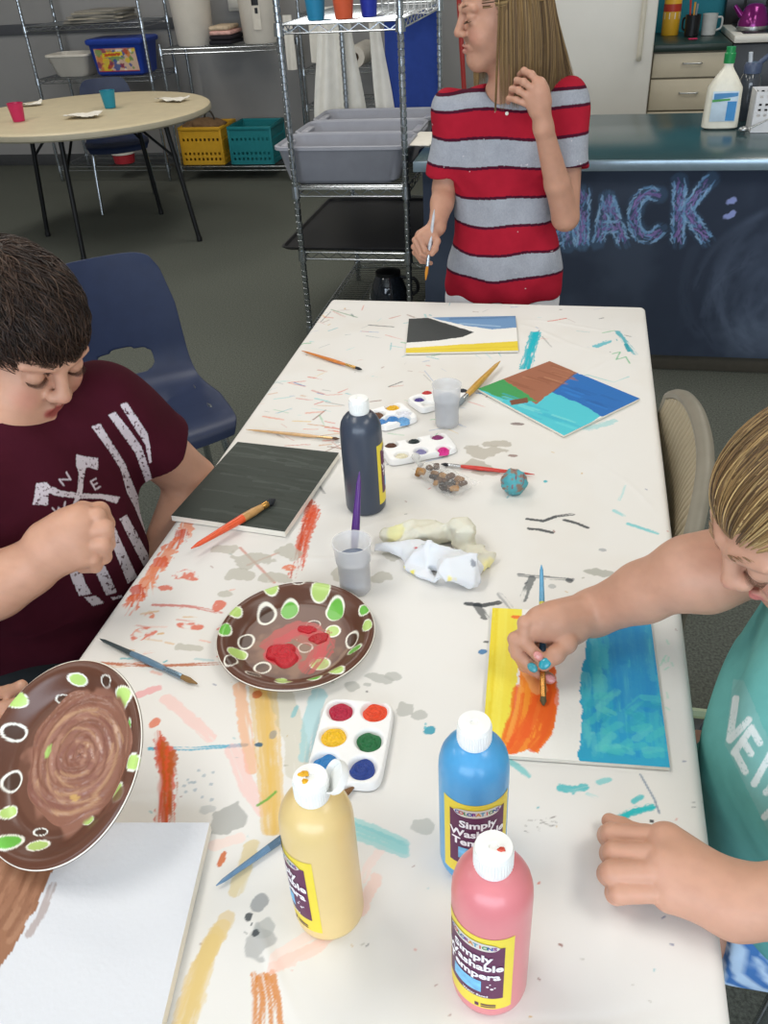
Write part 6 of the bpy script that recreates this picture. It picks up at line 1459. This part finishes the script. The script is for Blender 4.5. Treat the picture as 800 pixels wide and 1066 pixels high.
# =================================================================== the child at the far end of the table
def child():
    up = np.array([0, 0, 1.]); par = thing('person', (-.18, 2.32, 0), 'person in a red and grey striped polo shirt standing at the far end', 'person')
    O = np.array([-.185, 2.27, 0]); hf = nrm((-.93, -.36, -.06)); HR = frame(hf); H = Head(HR, np.array([-.203, 2.275, 1.356]), 1.0)
    SR = np.array([-.318, 2.27, 1.148]); SL = np.array([-.042, 2.28, 1.164]); N = np.array([-.185, 2.285, 1.185])
    S = SDF(axis(-.52, .14, .006, ((-.46, -.34, .0026), (-.34, -.25, .0034), (-.20, -.08, .0026))), axis(2.0, 2.5, .006, ((2.05, 2.35, .003),)), axis(0, 1.48, .012, ((.72, .9, .0028), (.9, 1.06, .005), (1.06, 1.24, .0028), (1.24, 1.46, .0034))))
    H.add(S, 0, False)
    S.cap(H.w((0, -.02, -.05)), N, .044, .050, .03); S.cap(SL, SR, .042, .042, .03)
    S.ell((*O[:2], 1.03), (.115, .075, .14), None, .05).ell((*O[:2], .85), (.105, .075, .17), None, .05).ell((*O[:2], .72), (.125, .085, .11), None, .05)
    E2 = ony(589, 226, 2.20); W2 = ony(566, 133, 2.10)
    S.chain([SL, E2], [.041, .033], .02).chain([E2, E2+(W2-E2)*.4, W2], [.033, .030, .0215], .01)
    K = lambda zx, zy, y: ony(440+zx/4.444, zy/4.444, y)
    S.cap(W2, K(540, 430, 2.085), .0215, .022, .012); S.chain([K(530, 500, 2.09), K(500, 450, 2.085)], [.021, .017], .01); S.chain([K(555, 470, 2.09), K(540, 390, 2.085)], [.020, .016], .01)
    finger(S, [K(545, 395, 2.085), K(505, 345, 2.085), K(470, 328, 2.10), K(450, 345, 2.13)], .0082, .003)
    finger(S, [K(520, 420, 2.078), K(470, 380, 2.075), K(438, 372, 2.095), K(432, 395, 2.125)], .0082, .0025)
    finger(S, [K(495, 450, 2.078), K(445, 418, 2.075), K(415, 412, 2.095), K(412, 435, 2.12)], .0080, .0025)
    finger(S, [K(480, 480, 2.082), K(435, 462, 2.08), K(402, 455, 2.095), K(398, 472, 2.115)], .0072, .0025)
    finger(S, [K(560, 430, 2.10), K(530, 370, 2.115), K(500, 345, 2.13), K(478, 350, 2.14)], .0085, .003)
    E1 = ony(464, 196, 2.26); W1 = ony(455, 236, 2.155)
    S.chain([SR, E1], [.041, .033], .02).chain([E1, E1+(W1-E1)*.4, W1], [.033, .029, .021], .01)
    B = lambda zx, zy, y: ony(420+zx/10, 220+zy/10, y)
    S.cap(W1, B(230, 290, 2.125), .021, .021, .012); S.chain([B(270, 230, 2.13), B(190, 260, 2.12)], [.02, .017], .01)
    finger(S, [B(210, 230, 2.115), B(165, 270, 2.105), B(225, 400, 2.10), B(270, 440, 2.105)], .0078, .0025)
    finger(S, [B(180, 260, 2.12), B(122, 300, 2.11), B(190, 440, 2.105), B(255, 480, 2.11)], .0078, .0025)
    finger(S, [B(170, 300, 2.13), B(112, 370, 2.12), B(180, 480, 2.115), B(262, 525, 2.12)], .0075, .0025)
    finger(S, [B(180, 340, 2.14), B(120, 430, 2.13), B(190, 520, 2.125), B(290, 540, 2.13)], .0068, .0025)
    finger(S, [B(330, 250, 2.125), B(350, 310, 2.11), B(330, 390, 2.10), B(300, 440, 2.095)], .0092, .004)
    for s in (-1, 1):
        h = np.array([O[0]+s*.075, O[1], .70]); k = np.array([O[0]+s*.08, O[1]-.01, .40]); a = np.array([O[0]+s*.08, O[1]+.01, .075]); S.cap(h, k, .07, .048, .03).cap(k, a, .045, .03, .02).cap(a-up*.03, a+np.array([0, -.12, -.045]), .03, .026, .02)
    V, F = S.mesh(); V = relax(V, F, 1, .4); c = skincol(V, 'c09078'); H.skin(V, c, 'c09078', 'b4786a', 'cc8a78')
    npmesh('body', V, F, mat('skin', **SKIN), par, c)
    H.eyes(par, look=(0, 1, -.2)); H.lashes(par, '4a3626', .003); H.brows(par, 'a58466')
    # long straight hair to the shoulders
    cols = ['7d6446', '94794f', '6a5238', 'ab8d60', '5a4530', '86693f', '8f7550']
    def keep(p, d): return p[2] > -.03 and not (p[1] > .03 and p[2] < .055) and not (p[1] > -.005 and p[2] < .03)
    def drop(W, P, rs):
        out = []
        for w, p_ in zip(W, P):
            L = p_.copy(); az = np.arctan2(L[:, 0], L[:, 1]+.016); R = np.hypot(L[:, 0], L[:, 1]+.016); s_ = sm(0, .75, np.linspace(0, 1, len(L)))
            sg = 1 if az[-1] > 0 else -1; a2 = az+(np.maximum(np.abs(az), 1.08)*sg-az)*s_; L[:, 0] = R*np.sin(a2); L[:, 1] = R*np.cos(a2)-.016
            w = L@H.R.T+H.t; e = w[-1]; ctr = H.t; o = e-ctr; o[2] = 0; o = o/(np.linalg.norm(o)+1e-9); zt = 1.165+.035*rs.rand()+.03*max(0, o[1]); zt = min(zt, e[2]-.02)
            n = 9; tail = [e+np.array([o[0]*.016*math.sin(s*2.4)+(.006+.03*max(0, e[0]+.16)/.04*min(1, max(0, e[1]-2.26)/.04))*(s*s)*(1 if e[0] > -.2 else -.3), o[1]*.016*math.sin(s*2.4)-.018*s*s*(1 if o[1] < .3 else -.2), (zt-e[2])*s]) for s in np.linspace(0, 1, n)[1:]]
            out.append(np.vstack([w, tail]))
        return np.array(out)
    SC = SDF(axis(H.t[0]-.13, H.t[0]+.13, .004), axis(H.t[1]-.13, H.t[1]+.13, .004), axis(1.14, 1.48, .004))
    SC.ell(H.w((0, -.016, .040)), (.077, .096, .0775), HR, .002)
    SC.ell(H.w((0, -.04, -.03)), (.080, .068, .12), HR, .03)
    SC.ell(H.w((0, .118, -.06)), (.11, .088, .125), HR, .01, 'sub'); SC.ell(H.w((0, .06, -.16)), (.08, .075, .09), HR, .01, 'sub')
    SC.cut((0, 0, 1.185), (0, 0, -1), (-.5, 2, 1), (.2, 2.6, 1.3))
    def ln(p, d, rs): return max(.05, 1.62-math.acos(np.clip(d[2], -1, 1)))
    scalp_hair(H, 'hair', par, (0, -.016, .040), (.077, .096, .0775), keep, (0, .05, 1), cols, 3600, 8, ln, .05, .0013, .08, drop, 3, SC.mesh(), .03)
    # striped polo shirt
    S = SDF(axis(-.46, .10, .0034), axis(2.05, 2.45, .0034), axis(.62, 1.24, .0034))
    for a, b in ((SR, E1), (SL, E2)):
        d = nrm(b-a); S.cap(a-d*.005, a+d*.18, .046, .058, .03); q = a+d*.150; S.cut(q, d, q-.12, q+.12); S.cap(a+d*.11, a+d*.20, .043, .050, .004, 'sub')
    S.ell((*O[:2], 1.05), (.128, .088, .14), None, .05).ell((*O[:2], .90), (.130, .090, .19), None, .05).ell((O[0]+.004, O[1]-.005, .74), (.158, .105, .16), None, .05); S.cap(SL, SR, .044, .044, .04); S.ell(N-up*.03, (.085, .06, .04), None, .04)
    S.cap(N+np.array([0, -.012, -.01]), N+np.array([0, -.04, .08]), .050, .07, .006, 'sub')
    S.cut((0, 2.2, .695), (0, .0, -1), (-.6, 1.9, .5), (.2, 2.6, .80))
    zb = [ony(525, v, 2.165)[2] for v in (89.7, 115.5, 147.5, 177.5, 208.5, 238.5, 266.5, 291.5)]
    zb[0] = 1.196; zb[1] = 1.160
    def fold(x, y, z): return .0028*np.sin(x*45+z*22+1.6*np.sin(z*25))*np.cos(z*18+x*20)+.0022*np.sin(x*60-z*36)
    def paint(V, c):
        z = V[:, 2]+.004*np.sin(V[:, 0]*30+V[:, 2]*10)+.10*np.maximum(0, np.abs(V[:, 0]+.185)-.13)*0
        red = np.array(lin('a51d30')); gr = np.array(lin('9fa2aa')); mr = np.array(lin('4a1228')); c[:] = red
        hn = .9+.2*vn(V[:, 0]*900, V[:, 2]*500, 3)
        for hi, lo in ((zb[0], zb[1]), (zb[2], zb[3]), (zb[4], zb[5]), (zb[6], zb[7])): m = (z < hi) & (z > lo); c[m] = gr*hn[m][:, None]
        for b in zb: m = np.abs(z-b) < .0034; c[m] = mr
        sp = (vn(V[:, 0]*120, V[:, 2]*120, 31) > .985); c[sp] = lin('d8d0d0')
    cloth('polo_shirt', S, par, 'a51d30', mat('cotton', **CLOTH), 2, fold, paint, True)
    # collar and button
    pts = [N+np.array([.056*math.cos(a), .048*math.sin(a)-.012, -.004-.016*max(0, -math.sin(a))]) for a in np.linspace(-PI/2+.25, 1.5*PI-.25, 30)]
    MB().tube(pts, [.012]*30, 8, flat=.5).obj('collar', mat('red_collar', 'a51d30', .9), par, world=True)
    b = ony(528, 118, 2.182); MB().lathe([(.001, -.001), (.004, 0), (.004, .002), (.001, .0026)], 14, b, rotx(PI/2)).obj('button', M['paperwhite'], par, world=True)
    # white shorts, shoes
    S = SDF(axis(-.42, .05, .007), axis(2.1, 2.45, .007), axis(.38, .82, .007)); S.ell((*O[:2], .70), (.150, .098, .10), None, .03)
    for s in (-1, 1): S.cap((O[0]+s*.075, O[1], .66), (O[0]+s*.082, O[1]-.005, .42), .078, .076, .03)
    S.cut((0, 0, .43), (0, 0, -1), (-.5, 2, .3), (.2, 2.6, .5)); solid('shorts', S, par, mat('white_shorts', 'e4e4ea', .9))
    for s in (-1, 1):
        a = np.array([O[0]+s*.08, O[1]+.01, .075]); S = SDF(axis(a[0]-.09, a[0]+.09, .006), axis(a[1]-.22, a[1]+.1, .006), axis(-.002, .12, .006)); S.cap(a-up*.03, a+np.array([0, -.13, -.04]), .042, .036, .02).cap(a-up*.03, a+up*.01, .04, .038, .02); S.cut((0, 0, .004), (0, 0, -1), a-.4, a+.4)
        solid('shoe', S, par, mat('white_shoe', 'd8d8d8', .6))
    tip = ony(443, 294, 2.085); end = ony(450, 238, 2.12)
    brush(tip, end+(end-tip)*.35, 'orange tipped brush in the lowered hand of the standing child', ((1, 'c3c6cc'),), .0040, 'd08a2c', .040, 'c9d2dc', flen=.035, brr=1.25)
child()

# =================================================================== a hand holding the tilted plate at the left edge
def plate_hand():
    b = po+(onp(-8, 745, po, pn)-po); par = thing('person', (-.80, .62, .60), 'person mostly outside the frame, hand holding the tilted plate', 'person')
    S = SDF(axis(-.95, -.50, .003), axis(.35, .75, .003), axis(.62, 1.0, .003)); q = onp(-22, 742, po-pn*.002, pn); d = nrm(onp(14, 736, po, pn)-q)
    w = q-d*.11-np.array([0, 0, .01]); e = w+np.array([-.16, -.06, -.10]); S.chain([e, w], [.036, .026], .01); S.cap(w, q-d*.03-pn*.012, .027, .024, .012); t2 = nrm(np.cross(pn, d))
    finger(S, [q-d*.03+pn*.004, q+d*.005+pn*.022, q+d*.030+pn*.028], .0105, .004)
    for i, o in enumerate((-.027, -.009, .009, .027)): finger(S, [q-d*.03+t2*o-pn*.014, q+d*.02+t2*o-pn*.020, q+d*.045+t2*o*1.1-pn*.014], .0085, .003)
    V, F = S.mesh(); V = relax(V, F, 1, .4); npmesh('body', V, F, mat('skin', **SKIN), par, skincol(V, 'b98d74'))
plate_hand()
# ------------------------------------------------------------------ camera and light
cam = bpy.data.cameras.new('camera'); co = bpy.data.objects.new('camera', cam); C.objects.link(co)
cam.sensor_fit = 'HORIZONTAL'; cam.sensor_width = 36; cam.lens = 36*FPX/800; cam.clip_start = .02
m4 = Matrix.Identity(4)
for i in range(3):
    m4[i][0] = CR[i, 0]; m4[i][1] = -CR[i, 1]; m4[i][2] = -CR[i, 2]; m4[i][3] = CC[i]
co.matrix_world = m4; bpy.context.scene.camera = co
def area(name, loc, rot, sx, sy, power, col):
    l = bpy.data.lights.new(name, 'AREA'); l.shape = 'RECTANGLE'; l.size = sx; l.size_y = sy; l.energy = power; l.color = col
    o = bpy.data.objects.new(name, l); C.objects.link(o); o.location = loc; o.rotation_euler = rot; return o
area('window_daylight', (-.15, -2.65, 1.65), (math.radians(90), 0, 0), 4.9, 1.6, 145, (.76, .87, 1))
for x in (-3.6, -1.2, 1.2):
    for y, pw in ((.6, 20), (3.0, 19), (5.2, 17)):
        area('ceiling_tube_light', (x, y, 2.73), (0, 0, 0), .6, 1.2, pw, (1, .96, .90))
w = bpy.data.worlds.new('daylight'); bpy.context.scene.world = w; w.use_nodes = True
w.node_tree.nodes['Background'].inputs[0].default_value = (.75, .86, 1, 1); w.node_tree.nodes['Background'].inputs[1].default_value = .8
sc = bpy.context.scene; vs = sc.view_settings
vs.view_transform = 'Standard'; vs.look = 'None'; vs.gamma = 1; vs.use_curve_mapping = False; vs.exposure = 0
